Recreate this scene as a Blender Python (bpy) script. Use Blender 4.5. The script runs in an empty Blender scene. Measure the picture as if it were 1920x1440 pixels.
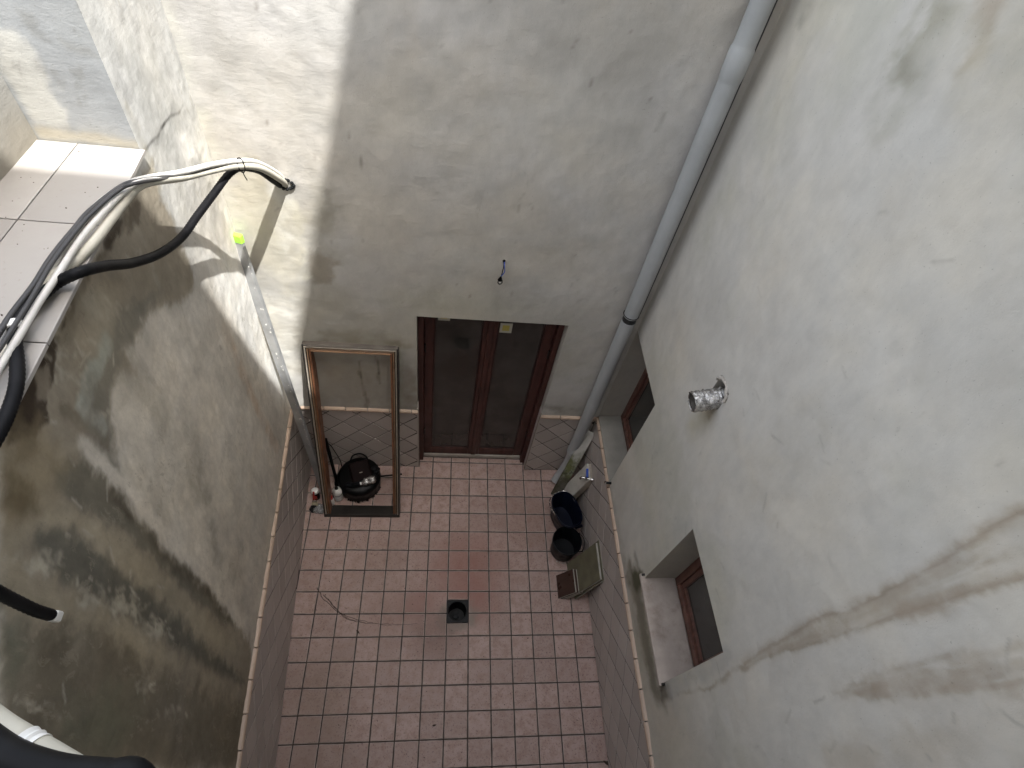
import bpy, math, random
import numpy as np
from mathutils import Vector, Matrix

T = 0.2                       # one floor tile = 0.2 m; every coordinate below is given in tiles
rnd = random.Random(7)
scene = bpy.context.scene
col = scene.collection

# ------------------------------------------------------------------ camera
cam_d = bpy.data.cameras.new('camera')
cam = bpy.data.objects.new('camera', cam_d)
col.objects.link(cam)
cam_d.sensor_fit = 'HORIZONTAL'
cam_d.sensor_width = 36.0
cam_d.lens = 36.0 * 1043.366 / 1920.0
cam_d.clip_start = 0.02
cam_d.clip_end = 500
_p, _y, _r = 0.911302, -0.208281, 0.210925
cam.matrix_world = (Matrix.Translation(Vector((-0.7700, -8.1654, 27.4264)) * T)
                    @ Matrix.Rotation(_y, 4, 'Z') @ Matrix.Rotation(math.pi / 2 - _p, 4, 'X') @ Matrix.Rotation(_r, 4, 'Z'))
scene.camera = cam

# ------------------------------------------------------------------ light
SUN = Vector((-0.268, 0.31, -1.0)).normalized()        # the way the light travels
world = bpy.data.worlds.new('World')
scene.world = world
world.use_nodes = True
wn = world.node_tree
wn.nodes.clear()
sky = wn.nodes.new('ShaderNodeTexSky')
sky.sky_type = 'NISHITA'
sky.sun_disc = False
sky.sun_elevation = math.asin(-SUN.z)
sky.sun_rotation = math.atan2(-SUN.x, -SUN.y)
sky.air_density = 1.4
sky.dust_density = 6.0
sky.ozone_density = 0.6
hs = wn.nodes.new('ShaderNodeHueSaturation')
hs.inputs['Saturation'].default_value = 0.45
bg = wn.nodes.new('ShaderNodeBackground')
bg.inputs['Strength'].default_value = 0.15
wo = wn.nodes.new('ShaderNodeOutputWorld')
wn.links.new(sky.outputs[0], hs.inputs['Color'])
wn.links.new(hs.outputs[0], bg.inputs['Color'])
wn.links.new(bg.outputs[0], wo.inputs['Surface'])

sun_d = bpy.data.lights.new('sun', 'SUN')
sun_d.energy = 2.6
sun_d.angle = math.radians(0.55)
sun_d.color = (1.0, 0.99, 0.965)
sun = bpy.data.objects.new('sun', sun_d)
col.objects.link(sun)
sun.rotation_euler = SUN.to_track_quat('-Z', 'Y').to_euler()
sun.location = (3, -5, 16)

vs = scene.view_settings
scene.display_settings.display_device = 'sRGB'
vs.view_transform = 'Standard'
vs.look = 'None'
vs.gamma = 1.0
vs.use_curve_mapping = False
vs.exposure = 2.17
scene.render.engine = 'CYCLES'
scene.cycles.max_bounces = 10
scene.cycles.diffuse_bounces = 6
scene.cycles.use_denoising = True

# ------------------------------------------------------------------ key planes (tiles)
YB = 6.72                     # back wall
XR = 6.93                     # right wall
YF = -8.9                     # front wall, behind the camera
ZT = 20.2                     # terrace floor
def xl(y): return -7.02 - 0.068 * y       # left wall, not quite square to the others

# ------------------------------------------------------------------ node helpers
class NT:
    def __init__(s, name):
        s.m = bpy.data.materials.new(name)
        s.m.use_nodes = True
        s.t = s.m.node_tree
        s.t.nodes.clear()
        s.out = s.n('ShaderNodeOutputMaterial')
        s.b = s.n('ShaderNodeBsdfPrincipled')
        s.l(s.b.outputs[0], s.out.inputs['Surface'])
    def n(s, t, **k):
        nd = s.t.nodes.new(t)
        for a, v in k.items(): setattr(nd, a, v)
        return nd
    def l(s, a, b): s.t.links.new(a, b)
    def put(s, sock, v):
        if isinstance(v, bpy.types.NodeSocket): s.l(v, sock)
        elif isinstance(v, (tuple, list)) and len(v) == 3 and sock.type == 'RGBA': sock.default_value = (*v, 1)
        else: sock.default_value = v
    def pos(s): return s.n('ShaderNodeNewGeometry').outputs['Position']
    def obj(s): return s.n('ShaderNodeTexCoord').outputs['Object']
    def noise(s, scale, detail=4, rough=0.55, vec=None, stretch=None, dist=0.0):
        v = vec if vec is not None else s.pos()
        if stretch:
            mp = s.n('ShaderNodeMapping')
            mp.inputs['Scale'].default_value = stretch
            s.l(v, mp.inputs['Vector'])
            v = mp.outputs[0]
        nz = s.n('ShaderNodeTexNoise')
        nz.inputs['Scale'].default_value = scale
        nz.inputs['Detail'].default_value = detail
        nz.inputs['Roughness'].default_value = rough
        nz.inputs['Distortion'].default_value = dist
        s.l(v, nz.inputs['Vector'])
        return nz.outputs['Fac']
    def ramp(s, f, a, b, lo=0.0, hi=1.0):
        r = s.n('ShaderNodeMapRange')
        r.clamp = True
        r.interpolation_type = 'SMOOTHSTEP'
        for i, v in enumerate((a, b, lo, hi)): r.inputs[1 + i].default_value = v
        s.l(f, r.inputs[0])
        return r.outputs[0]
    def mix(s, f, a, b, mode='MIX'):
        x = s.n('ShaderNodeMix', data_type='RGBA', blend_type=mode)
        s.put(x.inputs[0], f)
        s.put(x.inputs[6], a)
        s.put(x.inputs[7], b)
        return x.outputs[2]
    def math(s, op, a, b=0.0):
        x = s.n('ShaderNodeMath', operation=op)
        s.put(x.inputs[0], a)
        s.put(x.inputs[1], b)
        return x.outputs[0]
    def val(s, f):                       # grey colour out of a factor
        c = s.n('ShaderNodeCombineColor')
        for i in range(3): s.l(f, c.inputs[i])
        return c.outputs[0]
    def bump(s, h, dist, strength=1.0, prev=None):
        b = s.n('ShaderNodeBump')
        b.inputs['Distance'].default_value = dist
        b.inputs['Strength'].default_value = strength
        s.l(h, b.inputs['Height'])
        if prev is not None: s.l(prev, b.inputs['Normal'])
        return b.outputs[0]
    def done(s, base, rough=0.6, normal=None, metal=0.0, spec=0.5, coat=0.0):
        s.put(s.b.inputs['Base Color'], base)
        s.put(s.b.inputs['Roughness'], rough)
        s.put(s.b.inputs['Metallic'], metal)
        s.put(s.b.inputs['Specular IOR Level'], spec)
        s.put(s.b.inputs['Coat Weight'], coat)
        if normal is not None: s.l(normal, s.b.inputs['Normal'])
        return s.m

def worn(name, base, rough=0.6, var=0.18, scale=9.0, dirt=(0.06, 0.05, 0.04), dirt_amt=0.25, metal=0.0, spec=0.4, bump=0.0006, stretch=None):
    k = NT(name)
    f = k.noise(scale, 5, 0.6, stretch=stretch)
    v = k.val(k.ramp(f, 0.25, 0.75, 1 - var, 1 + var))
    c = k.mix(1.0, base, v, 'MULTIPLY')
    d = k.ramp(k.noise(scale * 0.6, 6, 0.7), 0.52, 0.72, 0, dirt_amt)
    c = k.mix(d, c, dirt)
    r = k.ramp(k.noise(scale * 2, 3), 0.3, 0.7, max(0.03, rough - 0.1), min(1, rough + 0.1))
    return k.done(c, r, k.bump(k.noise(scale * 6, 4), bump), metal, spec)

def plaster_mat(name, trowel=1.0, mott=1.0):
    k = NT(name)
    at = k.n('ShaderNodeAttribute', attribute_name='stain')
    c = at.outputs['Color']
    m1 = k.val(k.ramp(k.noise(2.6, 7, 0.62), 0.25, 0.75, 1 - 0.045 * mott, 1 + 0.045 * mott))
    c = k.mix(1.0, c, m1, 'MULTIPLY')
    m2 = k.val(k.ramp(k.noise(15, 7, 0.72, stretch=(1, 1, 0.6)), 0.28, 0.72, 1 - 0.045 * mott, 1 + 0.045 * mott))
    c = k.mix(1.0, c, m2, 'MULTIPLY')
    sp = k.ramp(k.noise(120, 2, 0.5), 0.69, 0.76, 0, 0.35)
    c = k.mix(sp, c, (0.12, 0.11, 0.09))
    sc_ = k.ramp(k.noise(9, 8, 0.75, stretch=(1, 1, 0.35)), 0.62, 0.70, 0, 0.12 + 0.05 * mott)       # faint scuffs
    c = k.mix(sc_, c, (0.20, 0.185, 0.16))
    if mott > 1.5:                                                 # crumbled render: pale chips and dark pits with crisp edges
        chips = k.math('MULTIPLY', k.ramp(k.noise(21, 8, 0.72, stretch=(1, 1, 0.5), dist=0.5), 0.56, 0.60, 0, 0.30), k.ramp(k.noise(2.2, 4), 0.45, 0.60, 0, 1))
        c = k.mix(chips, c, (0.34, 0.305, 0.24))
        pits = k.math('MULTIPLY', k.ramp(k.noise(27, 8, 0.72, stretch=(1, 1, 0.6), dist=0.5), 0.58, 0.63, 0, 0.22), k.ramp(k.noise(1.7, 4), 0.42, 0.60, 0, 1))
        c = k.mix(pits, c, (0.10, 0.085, 0.062))
    tint = k.ramp(k.noise(1.3, 4, 0.6), 0.40, 0.70, 0, 0.6)
    c = k.mix(tint, c, k.mix(1.0, c, (1.05, 1.0, 0.91), 'MULTIPLY'))
    nrm = k.bump(k.noise(4.0, 5, 0.5), 0.008 * trowel)
    nrm = k.bump(k.noise(17, 6, 0.62, stretch=(0.75, 0.75, 1.5), dist=0.25), 0.0022 * trowel, 1.0, nrm)
    nrm = k.bump(k.noise(150, 4, 0.6), 0.0007, 1.0, nrm)
    return k.done(c, 0.9, nrm, 0, 0.2)

def tile_mat(name, base, speck, floor=False):
    k = NT(name)
    oi = k.n('ShaderNodeObjectInfo').outputs['Random']
    v = k.val(k.ramp(oi, 0, 1, 0.90, 1.09))
    c = k.mix(1.0, base, v, 'MULTIPLY')
    P = k.pos()
    if floor:
        c = k.mix(k.ramp(k.noise(14, 6, 0.7), 0.40, 0.66, 0, 0.75), c, speck)
        c = k.mix(k.ramp(k.noise(52, 4, 0.75), 0.55, 0.68, 0, 0.75), c, (0.13, 0.075, 0.06))
        c = k.mix(k.math('MULTIPLY', k.ramp(k.noise(70, 3, 0.7), 0.60, 0.66, 0, 0.9), k.ramp(k.noise(3.0, 4), 0.42, 0.62, 0.1, 1)), c, (0.075, 0.04, 0.032))
        c = k.mix(k.ramp(k.noise(55, 4, 0.7, vec=P), 0.60, 0.72, 0, 0.45), c, (0.42, 0.32, 0.29))
        def blot(x, y, r0, r1, colr, amt, q=1.0):
            nonlocal c
            d = k.n('ShaderNodeVectorMath', operation='DISTANCE')
            mp = k.n('ShaderNodeMapping')
            mp.inputs['Scale'].default_value = (1, q, 0)
            k.l(P, mp.inputs['Vector'])
            k.l(mp.outputs[0], d.inputs[0])
            d.inputs[1].default_value = (x * T, y * T * q, 0)
            dd = k.math('ADD', d.outputs['Value'], k.math('MULTIPLY', k.math('SUBTRACT', k.noise(7, 5, 0.65), 0.5), 0.34))
            c = k.mix(k.ramp(dd, r0 * T, r1 * T, amt, 0.0), c, colr)
        blot(0.9, 1.0, 0.2, 3.0, (0.235, 0.10, 0.075), 0.68)        # rusty patch round the drain
        blot(1.3, -0.6, 0.3, 1.6, (0.25, 0.11, 0.085), 0.5)
        blot(-1.4, -0.6, 0.2, 1.2, (0.23, 0.10, 0.08), 0.5)
        blot(0.55, -1.15, 0.55, 1.15, (0.185, 0.165, 0.135), 0.75, 1.2)   # grey cement smear
        blot(-0.6, -1.9, 0.1, 1.9, (0.13, 0.065, 0.048), 0.55)
        blot(-2.6, -1.0, 0.2, 1.8, (0.19, 0.105, 0.08), 0.45)
        blot(-5.2, -4.2, 0.3, 2.4, (0.17, 0.115, 0.08), 0.45)
        blot(-5.0, -6.8, 0.3, 2.6, (0.17, 0.115, 0.08), 0.40)
        blot(-4.5, 4.6, 0.3, 2.2, (0.14, 0.075, 0.055), 0.40)
        blot(-3.2, 1.6, 0.3, 2.0, (0.17, 0.10, 0.07), 0.30)
        blot(4.2, 3.5, 0.3, 2.4, (0.17, 0.10, 0.07), 0.35)
        rough = k.ramp(k.noise(20, 4), 0.3, 0.7, 0.42, 0.65)
        nrm = k.bump(k.noise(60, 4, 0.6), 0.0012)
        return k.done(c, rough, nrm, 0, 0.35)
    c = k.mix(k.ramp(k.noise(6, 5, 0.6), 0.40, 0.75, 0, 0.4), c, speck)
    c = k.mix(k.ramp(k.noise(40, 4, 0.7), 0.62, 0.75, 0, 0.3), c, (0.14, 0.11, 0.09))
    nrm = k.bump(k.noise(12, 3, 0.5), 0.0012)
    return k.done(c, 0.42, nrm, 0, 0.4)

M = {}
M['plaster'] = plaster_mat('plaster')
M['plaster_stained'] = plaster_mat('stained_plaster', 0.9, 2.6)
M['plaster_smooth'] = plaster_mat('smooth_plaster', 0.45)
M['floor_tile'] = tile_mat('floor_tile', (0.360, 0.262, 0.232), (0.265, 0.172, 0.142), True)
M['tile_edge'] = worn('worn_tile_edge', (0.34, 0.275, 0.25), 0.6, 0.3, 12, (0.14, 0.10, 0.085), 0.6)  # edge wear, paled so the bevel's highlight sits in the colour
M['wall_tile'] = tile_mat('wall_tile', (0.435, 0.388, 0.358), (0.38, 0.328, 0.298))
M['trim_tile'] = tile_mat('trim_tile', (0.42, 0.315, 0.24), (0.34, 0.235, 0.165))
M['terrace_tile'] = tile_mat('terrace_tile', (0.335, 0.315, 0.292), (0.28, 0.255, 0.23))
M['grout'] = worn('grout', (0.050, 0.037, 0.031), 0.9, 0.3, 14, (0.18, 0.16, 0.14), 0.25)
M['pale_grout'] = worn('pale_grout', (0.050, 0.042, 0.036), 0.9, 0.3, 14)
M['wood'] = worn('red_brown_wood', (0.060, 0.021, 0.017), 0.42, 0.35, 5, (0.03, 0.012, 0.01), 0.4, stretch=(6, 6, 0.7))
M['window_wood'] = worn('brown_window_wood', (0.115, 0.052, 0.038), 0.45, 0.35, 5, (0.03, 0.015, 0.012), 0.4, stretch=(6, 6, 0.7))
M['wood_dark'] = worn('dark_red_wood', (0.024, 0.010, 0.009), 0.4, 0.35, 5, (0.02, 0.01, 0.008), 0.4, stretch=(6, 6, 0.7))
M['orange_wood'] = worn('orange_wood', (0.16, 0.068, 0.034), 0.5, 0.35, 6, (0.07, 0.03, 0.02), 0.45, stretch=(5, 5, 0.8))
M['tan_wood'] = worn('tan_wood', (0.20, 0.125, 0.075), 0.5, 0.3, 6, (0.07, 0.04, 0.03), 0.4, stretch=(5, 5, 0.8))
M['pale_wood'] = worn('pale_wood', (0.36, 0.21, 0.12), 0.5, 0.2, 6)
M['bronze'] = worn('dark_aluminium', (0.018, 0.016, 0.014), 0.4, 0.3, 10, (0.05, 0.045, 0.038), 0.3)
M['frame_grey'] = worn('dusty_aluminium', (0.12, 0.105, 0.09), 0.55, 0.3, 10, (0.06, 0.05, 0.04), 0.45)
M['bead'] = worn('pale_bead', (0.34, 0.30, 0.25), 0.5, 0.2, 12)
M['marble'] = worn('pale_marble', (0.36, 0.335, 0.30), 0.45, 0.15, 9, (0.20, 0.16, 0.12), 0.5)
M['render_sill'] = worn('rendered_sill', (0.235, 0.222, 0.195), 0.85, 0.12, 8, (0.2, 0.18, 0.15), 0.3)
M['sill'] = worn('worn_sill', (0.37, 0.315, 0.275), 0.6, 0.15, 8, (0.18, 0.13, 0.10), 0.55)
M['pale_board'] = worn('pale_board', (0.50, 0.485, 0.44), 0.55, 0.1, 8, (0.26, 0.23, 0.19), 0.4)
M['slab'] = worn('greenish_stone', (0.125, 0.116, 0.075), 0.6, 0.30, 9, (0.08, 0.075, 0.045), 0.5)
M['slab_edge'] = worn('pale_stone_edge', (0.33, 0.315, 0.275), 0.6, 0.15, 12)
M['brown_tile'] = worn('brown_ceramic', (0.045, 0.024, 0.018), 0.35, 0.25, 9)
M['biscuit'] = worn('pale_biscuit', (0.33, 0.31, 0.265), 0.8, 0.2, 12)
M['pvc'] = worn('grey_pvc', (0.350, 0.362, 0.368), 0.38, 0.07, 4, (0.20, 0.19, 0.17), 0.25, spec=0.5)
M['pvc_dark'] = worn('dark_joint', (0.02, 0.02, 0.02), 0.7)
M['black'] = worn('black_plastic', (0.0018, 0.0018, 0.002), 0.42, 0.3, 10, (0.02, 0.018, 0.016), 0.2, spec=0.12)
M['black_rubber'] = worn('black_rubber', (0.004, 0.004, 0.005), 0.55, 0.3, 10, (0.018, 0.018, 0.018), 0.2, spec=0.12)
M['bucket'] = worn('charcoal_plastic', (0.0035, 0.0042, 0.0055), 0.45, 0.3, 8, (0.010, 0.010, 0.010), 0.25, spec=0.12)
M['blue_black'] = worn('navy_plastic', (0.0032, 0.0048, 0.0125), 0.38, 0.3, 8, (0.012, 0.016, 0.03), 0.2, spec=0.12)
M['dark_red'] = worn('dark_red_plastic', (0.006, 0.0022, 0.0022), 0.5, 0.3, 8, (0.02, 0.012, 0.01), 0.25, spec=0.12)
M['red'] = worn('red_plastic', (0.42, 0.035, 0.025), 0.4, 0.2, 10)
M['white'] = worn('white_plastic', (0.72, 0.71, 0.68), 0.4, 0.08, 10, (0.35, 0.30, 0.25), 0.25)
M['white_cable'] = worn('white_cable', (0.56, 0.545, 0.51), 0.5, 0.12, 6, (0.28, 0.25, 0.20), 0.35)
M['cream_foam'] = worn('cream_pipe_lagging', (0.50, 0.475, 0.40), 0.6, 0.12, 8, (0.33, 0.29, 0.21), 0.35)
M['grey_cable'] = worn('grey_cable', (0.045, 0.044, 0.045), 0.5, 0.2, 8)
M['steel'] = worn('galvanised_steel', (0.40, 0.405, 0.41), 0.42, 0.2, 9, (0.50, 0.49, 0.47), 0.3, metal=0.5)
M['chrome'] = worn('chrome', (0.62, 0.61, 0.59), 0.22, 0.1, 20, metal=1.0)
M['green'] = worn('lime_plastic', (0.36, 0.78, 0.07), 0.45, 0.08, 10, dirt_amt=0.1)
M['blue'] = worn('blue_lever', (0.02, 0.07, 0.36), 0.4, 0.1, 10)
M['bristle'] = worn('cream_bristle', (0.48, 0.43, 0.30), 0.8, 0.3, 40)
M['yellow'] = worn('yellow_print', (0.50, 0.42, 0.10), 0.6, 0.05, 10, dirt_amt=0.0)
M['paper'] = worn('white_sticker', (0.52, 0.50, 0.42), 0.6, 0.05, 10, dirt_amt=0.1)
M['iron'] = worn('dark_iron', (0.016, 0.017, 0.018), 0.55, 0.3, 14, (0.07, 0.06, 0.05), 0.4, spec=0.12)
M['leaf'] = worn('dry_leaf', (0.045, 0.030, 0.020), 0.8, 0.3, 20)
M['copper'] = worn('bare_copper', (0.55, 0.28, 0.16), 0.3, 0.1, 20, metal=1.0)

k = NT('dark_glass')                                              # window glass in front of unlit rooms
k.b.inputs['IOR'].default_value = 1.52
M['glass'] = k.done(k.mix(k.ramp(k.noise(3.5, 4), 0.35, 0.7, 0, 1), (0.032, 0.029, 0.026), (0.050, 0.047, 0.043)),
                    k.ramp(k.noise(6, 4), 0.3, 0.7, 0.02, 0.05), None, 0, 0.5)
k = NT('crumpled_foil')
nz = k.bump(k.noise(48, 4, 0.6, dist=1.5), 0.010)
nz = k.bump(k.noise(130, 3, 0.6), 0.003, 1.0, nz)
M['foil'] = k.done(k.mix(k.ramp(k.noise(40, 4), 0.4, 0.65, 0, 1), (0.72, 0.71, 0.69), (0.34, 0.33, 0.32)), 0.24, nz, 1.0)
k = NT('clear_plastic')
k.b.inputs['IOR'].default_value = 1.4
k.b.inputs['Transmission Weight'].default_value = 0.75
M['clear'] = k.done((0.75, 0.75, 0.74), 0.15, k.bump(k.noise(60, 4), 0.004))
k = NT('mossy_marble')
sx_ = k.n('ShaderNodeSeparateXYZ'); k.l(k.pos(), sx_.inputs[0])
hgt = k.math('ADD', sx_.outputs[2], k.math('MULTIPLY', k.math('SUBTRACT', k.noise(8, 5, 0.7), 0.5), 0.35))
c = k.mix(k.ramp(k.noise(9, 4), 0.3, 0.7, 0, 1), (0.52, 0.51, 0.48), (0.42, 0.41, 0.375))
band = k.math('MULTIPLY', k.ramp(hgt, 0.68, 0.58, 0, 1), k.ramp(k.noise(7, 6, 0.7, stretch=(1, 1, 0.35)), 0.36, 0.56, 0.15, 0.95))
c = k.mix(band, c, (0.105, 0.115, 0.035))
c = k.mix(k.math('MULTIPLY', k.ramp(hgt, 0.62, 0.40, 0, 1), k.ramp(k.noise(12, 6, 0.7), 0.50, 0.62, 0, 0.8)), c, (0.03, 0.034, 0.012))
c = k.mix(k.ramp(hgt, 0.40, 0.22, 0, 0.85), c, (0.048, 0.040, 0.026))
M['mossy'] = k.done(c, 0.75, k.bump(k.noise(40, 4), 0.003))
k = NT('corrugated_black')
M['conduit'] = k.done(k.mix(k.ramp(k.noise(9, 4), 0.4, 0.7, 0, 1), (0.005, 0.005, 0.006), (0.010, 0.010, 0.011)), 0.5, None, 0, 0.12)

# ------------------------------------------------------------------ mesh helpers (all in tiles, world space)
ORIGIN = {}
def link(name, me, mat, parent=None, origin=None, smooth=False):
    o = bpy.data.objects.new(name, me)
    col.objects.link(o)
    if mat is not None and len(me.materials) == 0:
        me.materials.append(mat)
    if smooth:
        me.shade_smooth()
    if parent is not None:
        o.parent = parent
    return o
class MB:
    def __init__(s): s.v, s.f = [], []
    def add(s, vs_, fs_):
        n0 = len(s.v)
        s.v += [tuple(map(float, v)) for v in vs_]
        s.f += [[i + n0 for i in f] for f in fs_]
        return s
    def box(s, a, b, ch=0.0):
        x0, y0, z0 = (min(a[i], b[i]) for i in range(3))
        x1, y1, z1 = (max(a[i], b[i]) for i in range(3))
        return s.obox(((x0 + x1) / 2, (y0 + y1) / 2, (z0 + z1) / 2), (1, 0, 0), (0, 1, 0), (x1 - x0, y1 - y0, z1 - z0), ch)
    def obox(s, c, u, v, size, ch=0.0):
        # oriented box, its edges chamfered when ch > 0
        c, u, v = Vector(c), Vector(u).normalized(), Vector(v)
        v = (v - u * v.dot(u)).normalized()
        w = u.cross(v)
        hx, hy, hz = (q / 2 for q in size)
        if ch <= 0:
            P = [c + u * (sx * hx) + v * (sy * hy) + w * (sz * hz) for sz in (-1, 1) for sx, sy in ((-1, -1), (1, -1), (1, 1), (-1, 1))]
            return s.add(P, [[3, 2, 1, 0], [4, 5, 6, 7], [0, 1, 5, 4], [1, 2, 6, 5], [2, 3, 7, 6], [3, 0, 4, 7]])
        P, F = [], []
        idx = {}
        for sx in (-1, 1):
            for sy in (-1, 1):
                for sz in (-1, 1):
                    for ax in range(3):
                        h = [hx - ch, hy - ch, hz - ch]
                        h[ax] += ch
                        idx[(sx, sy, sz, ax)] = len(P)
                        P.append(c + u * (sx * h[0]) + v * (sy * h[1]) + w * (sz * h[2]))
        def q(*ks):
            ids = [idx[k_] for k_ in ks]
            n = (P[ids[1]] - P[ids[0]]).cross(P[ids[2]] - P[ids[0]])
            m = sum((P[i] for i in ids), Vector()) / len(ids) - c
            F.append(ids if n.dot(m) > 0 else ids[::-1])
        for sg in (-1, 1):
            q((sg, -1, -1, 0), (sg, 1, -1, 0), (sg, 1, 1, 0), (sg, -1, 1, 0))
            q((-1, sg, -1, 1), (1, sg, -1, 1), (1, sg, 1, 1), (-1, sg, 1, 1))
            q((-1, -1, sg, 2), (1, -1, sg, 2), (1, 1, sg, 2), (-1, 1, sg, 2))
            for sh in (-1, 1):
                q((sg, sh, -1, 0), (sg, sh, 1, 0), (sg, sh, 1, 1), (sg, sh, -1, 1))
                q((sg, -1, sh, 0), (sg, 1, sh, 0), (sg, 1, sh, 2), (sg, -1, sh, 2))
                q((-1, sg, sh, 1), (1, sg, sh, 1), (1, sg, sh, 2), (-1, sg, sh, 2))
                for si in (-1, 1):
                    if True: q((sg, sh, si, 0), (sg, sh, si, 1), (sg, sh, si, 2))
        return s.add(P, F)
    def bar(s, p0, p1, w, h, up=(0, 0, 1), ch=0.0):
        p0, p1 = Vector(p0), Vector(p1)
        d = (p1 - p0)
        return s.obox((p0 + p1) / 2, d, up, (d.length, w, h), ch)      # w along `up`, h across
    def tube(s, pts, r, n=12, caps=True, rings=None):
        pts = [Vector(p) for p in pts]
        rs = r if isinstance(r, (list, tuple)) else [r] * len(pts)
        t0 = (pts[1] - pts[0]).normalized()
        nrm = t0.orthogonal().normalized()
        V, F = [], []
        for i, p in enumerate(pts):
            t = (pts[min(i + 1, len(pts) - 1)] - pts[max(i - 1, 0)]).normalized()
            nrm = (nrm - t * nrm.dot(t)).normalized()
            b = t.cross(nrm)
            for j in range(n):
                a = 2 * math.pi * j / n
                V.append(p + (nrm * math.cos(a) + b * math.sin(a)) * rs[i])
        for i in range(len(pts) - 1):
            for j in range(n):
                k2 = (j + 1) % n
                F.append([i * n + j, i * n + k2, (i + 1) * n + k2, (i + 1) * n + j])
        if caps:
            F.append(list(range(n))[::-1])
            F.append([(len(pts) - 1) * n + j for j in range(n)])
        return s.add(V, F)
    def lathe(s, c, axis, prof, n=24, sx=1.0, sy=1.0, u=None, cap0=True):
        # prof: (radius, height) pairs along the axis
        c, ax = Vector(c), Vector(axis).normalized()
        u = (Vector(u) if u is not None else ax.orthogonal())
        u = (u - ax * u.dot(ax)).normalized()
        w = ax.cross(u)
        V, F = [], []
        for r, h in prof:
            for j in range(n):
                a = 2 * math.pi * j / n
                V.append(c + ax * h + u * (math.cos(a) * r * sx) + w * (math.sin(a) * r * sy))
        m = len(prof)
        for i in range(m - 1):
            for j in range(n):
                k2 = (j + 1) % n
                F.append([i * n + j, i * n + k2, (i + 1) * n + k2, (i + 1) * n + j])
        if cap0 and prof[0][0] > 1e-6: F.append(list(range(n))[::-1])
        if prof[-1][0] > 1e-6: F.append([(m - 1) * n + j for j in range(n)])
        return s.add(V, F)
    def mesh(s, name, o=(0, 0, 0)):
        me = bpy.data.meshes.new(name)
        me.from_pydata([((x - o[0]) * T, (y - o[1]) * T, (z - o[2]) * T) for x, y, z in s.v], [], s.f)
        me.update()
        return me
    def part(s, name, mat, parent, smooth=False, label=None):
        base = root_of(parent)
        me = s.mesh(name, ORIGIN[base.name])
        if smooth:
            me.shade_smooth()
            try: me.set_sharp_from_angle(angle=math.radians(40))
            except Exception: pass
        o = link(name, me, mat, parent)
        if label: o['label'] = label
        return o
def root_of(o):
    while o.parent is not None: o = o.parent
    return o
def thing(name, label, cat, base, group=None, kind=None):
    o = bpy.data.objects.new(name, None)
    col.objects.link(o)
    o.empty_display_size = 0.1
    o.location = Vector(base) * T
    ORIGIN[o.name] = tuple(base)
    if label: o['label'] = label
    if cat: o['category'] = cat
    if group: o['group'] = group
    if kind: o['kind'] = kind
    return o
def smooth_path(pts, n=8):
    # Catmull-Rom through the points
    P = [Vector(p) for p in pts]
    P = [P[0] * 2 - P[1]] + P + [P[-1] * 2 - P[-2]]
    out = []
    for i in range(1, len(P) - 2):
        a, b, c_, d = P[i - 1:i + 3]
        for q in range(n):
            t = q / n
            out.append(0.5 * ((2 * b) + (c_ - a) * t + (2 * a - 5 * b + 4 * c_ - d) * t * t + (3 * b - a - 3 * c_ + d) * t ** 3))
    out.append(P[-2])
    return out

# ------------------------------------------------------------------ numpy noise and stains (plaster discolouration, plus two sunlit patches painted paler)
def vnoise(x, y, seed):
    xi, yi = np.floor(x).astype(np.int64), np.floor(y).astype(np.int64)
    fx, fy = x - xi, y - yi
    fx, fy = fx * fx * (3 - 2 * fx), fy * fy * (3 - 2 * fy)
    def h(a, b):
        q = (a * 374761393 + b * 668265263 + seed * 974634777) & 0xffffffff
        q = ((q ^ (q >> 13)) * 1274126177) & 0xffffffff
        return ((q ^ (q >> 16)) & 0xffff) / 65535.0
    return (h(xi, yi) * (1 - fx) + h(xi + 1, yi) * fx) * (1 - fy) + (h(xi, yi + 1) * (1 - fx) + h(xi + 1, yi + 1) * fx) * fy
def fbm(x, y, seed, octv=5, gain=0.55):
    s, a, t = 0, 1.0, 0
    for i in range(octv):
        s = s + a * vnoise(x * 2 ** i, y * 2 ** i, seed + i * 17)
        t += a
        a *= gain
    return s / t
def seg_d(X, Y, a, b):
    ax, ay = a
    dx, dy = b[0] - ax, b[1] - ay
    t = np.clip(((X - ax) * dx + (Y - ay) * dy) / (dx * dx + dy * dy + 1e-12), 0, 1)
    return np.hypot(X - ax - t * dx, Y - ay - t * dy), t
def line_d(X, Y, pts):
    d = None
    for a, b in zip(pts[:-1], pts[1:]):
        q, _ = seg_d(X, Y, a, b)
        d = q if d is None else np.minimum(d, q)
    return d
def poly_d(X, Y, pts):
    d = line_d(X, Y, pts + pts[:1])
    ins = np.zeros(X.shape, bool)
    for (x0, y0), (x1, y1) in zip(pts, pts[1:] + pts[:1]):
        cnd = (y0 > Y) != (y1 > Y)
        xx = (x1 - x0) * (Y - y0) / (y1 - y0 + 1e-12) + x0
        ins ^= cnd & (X < xx)
    return np.where(ins, -d, d)
def sstep(a, b, x):
    t = np.clip((x - a) / (b - a), 0, 1)
    return t * t * (3 - 2 * t)
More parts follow.
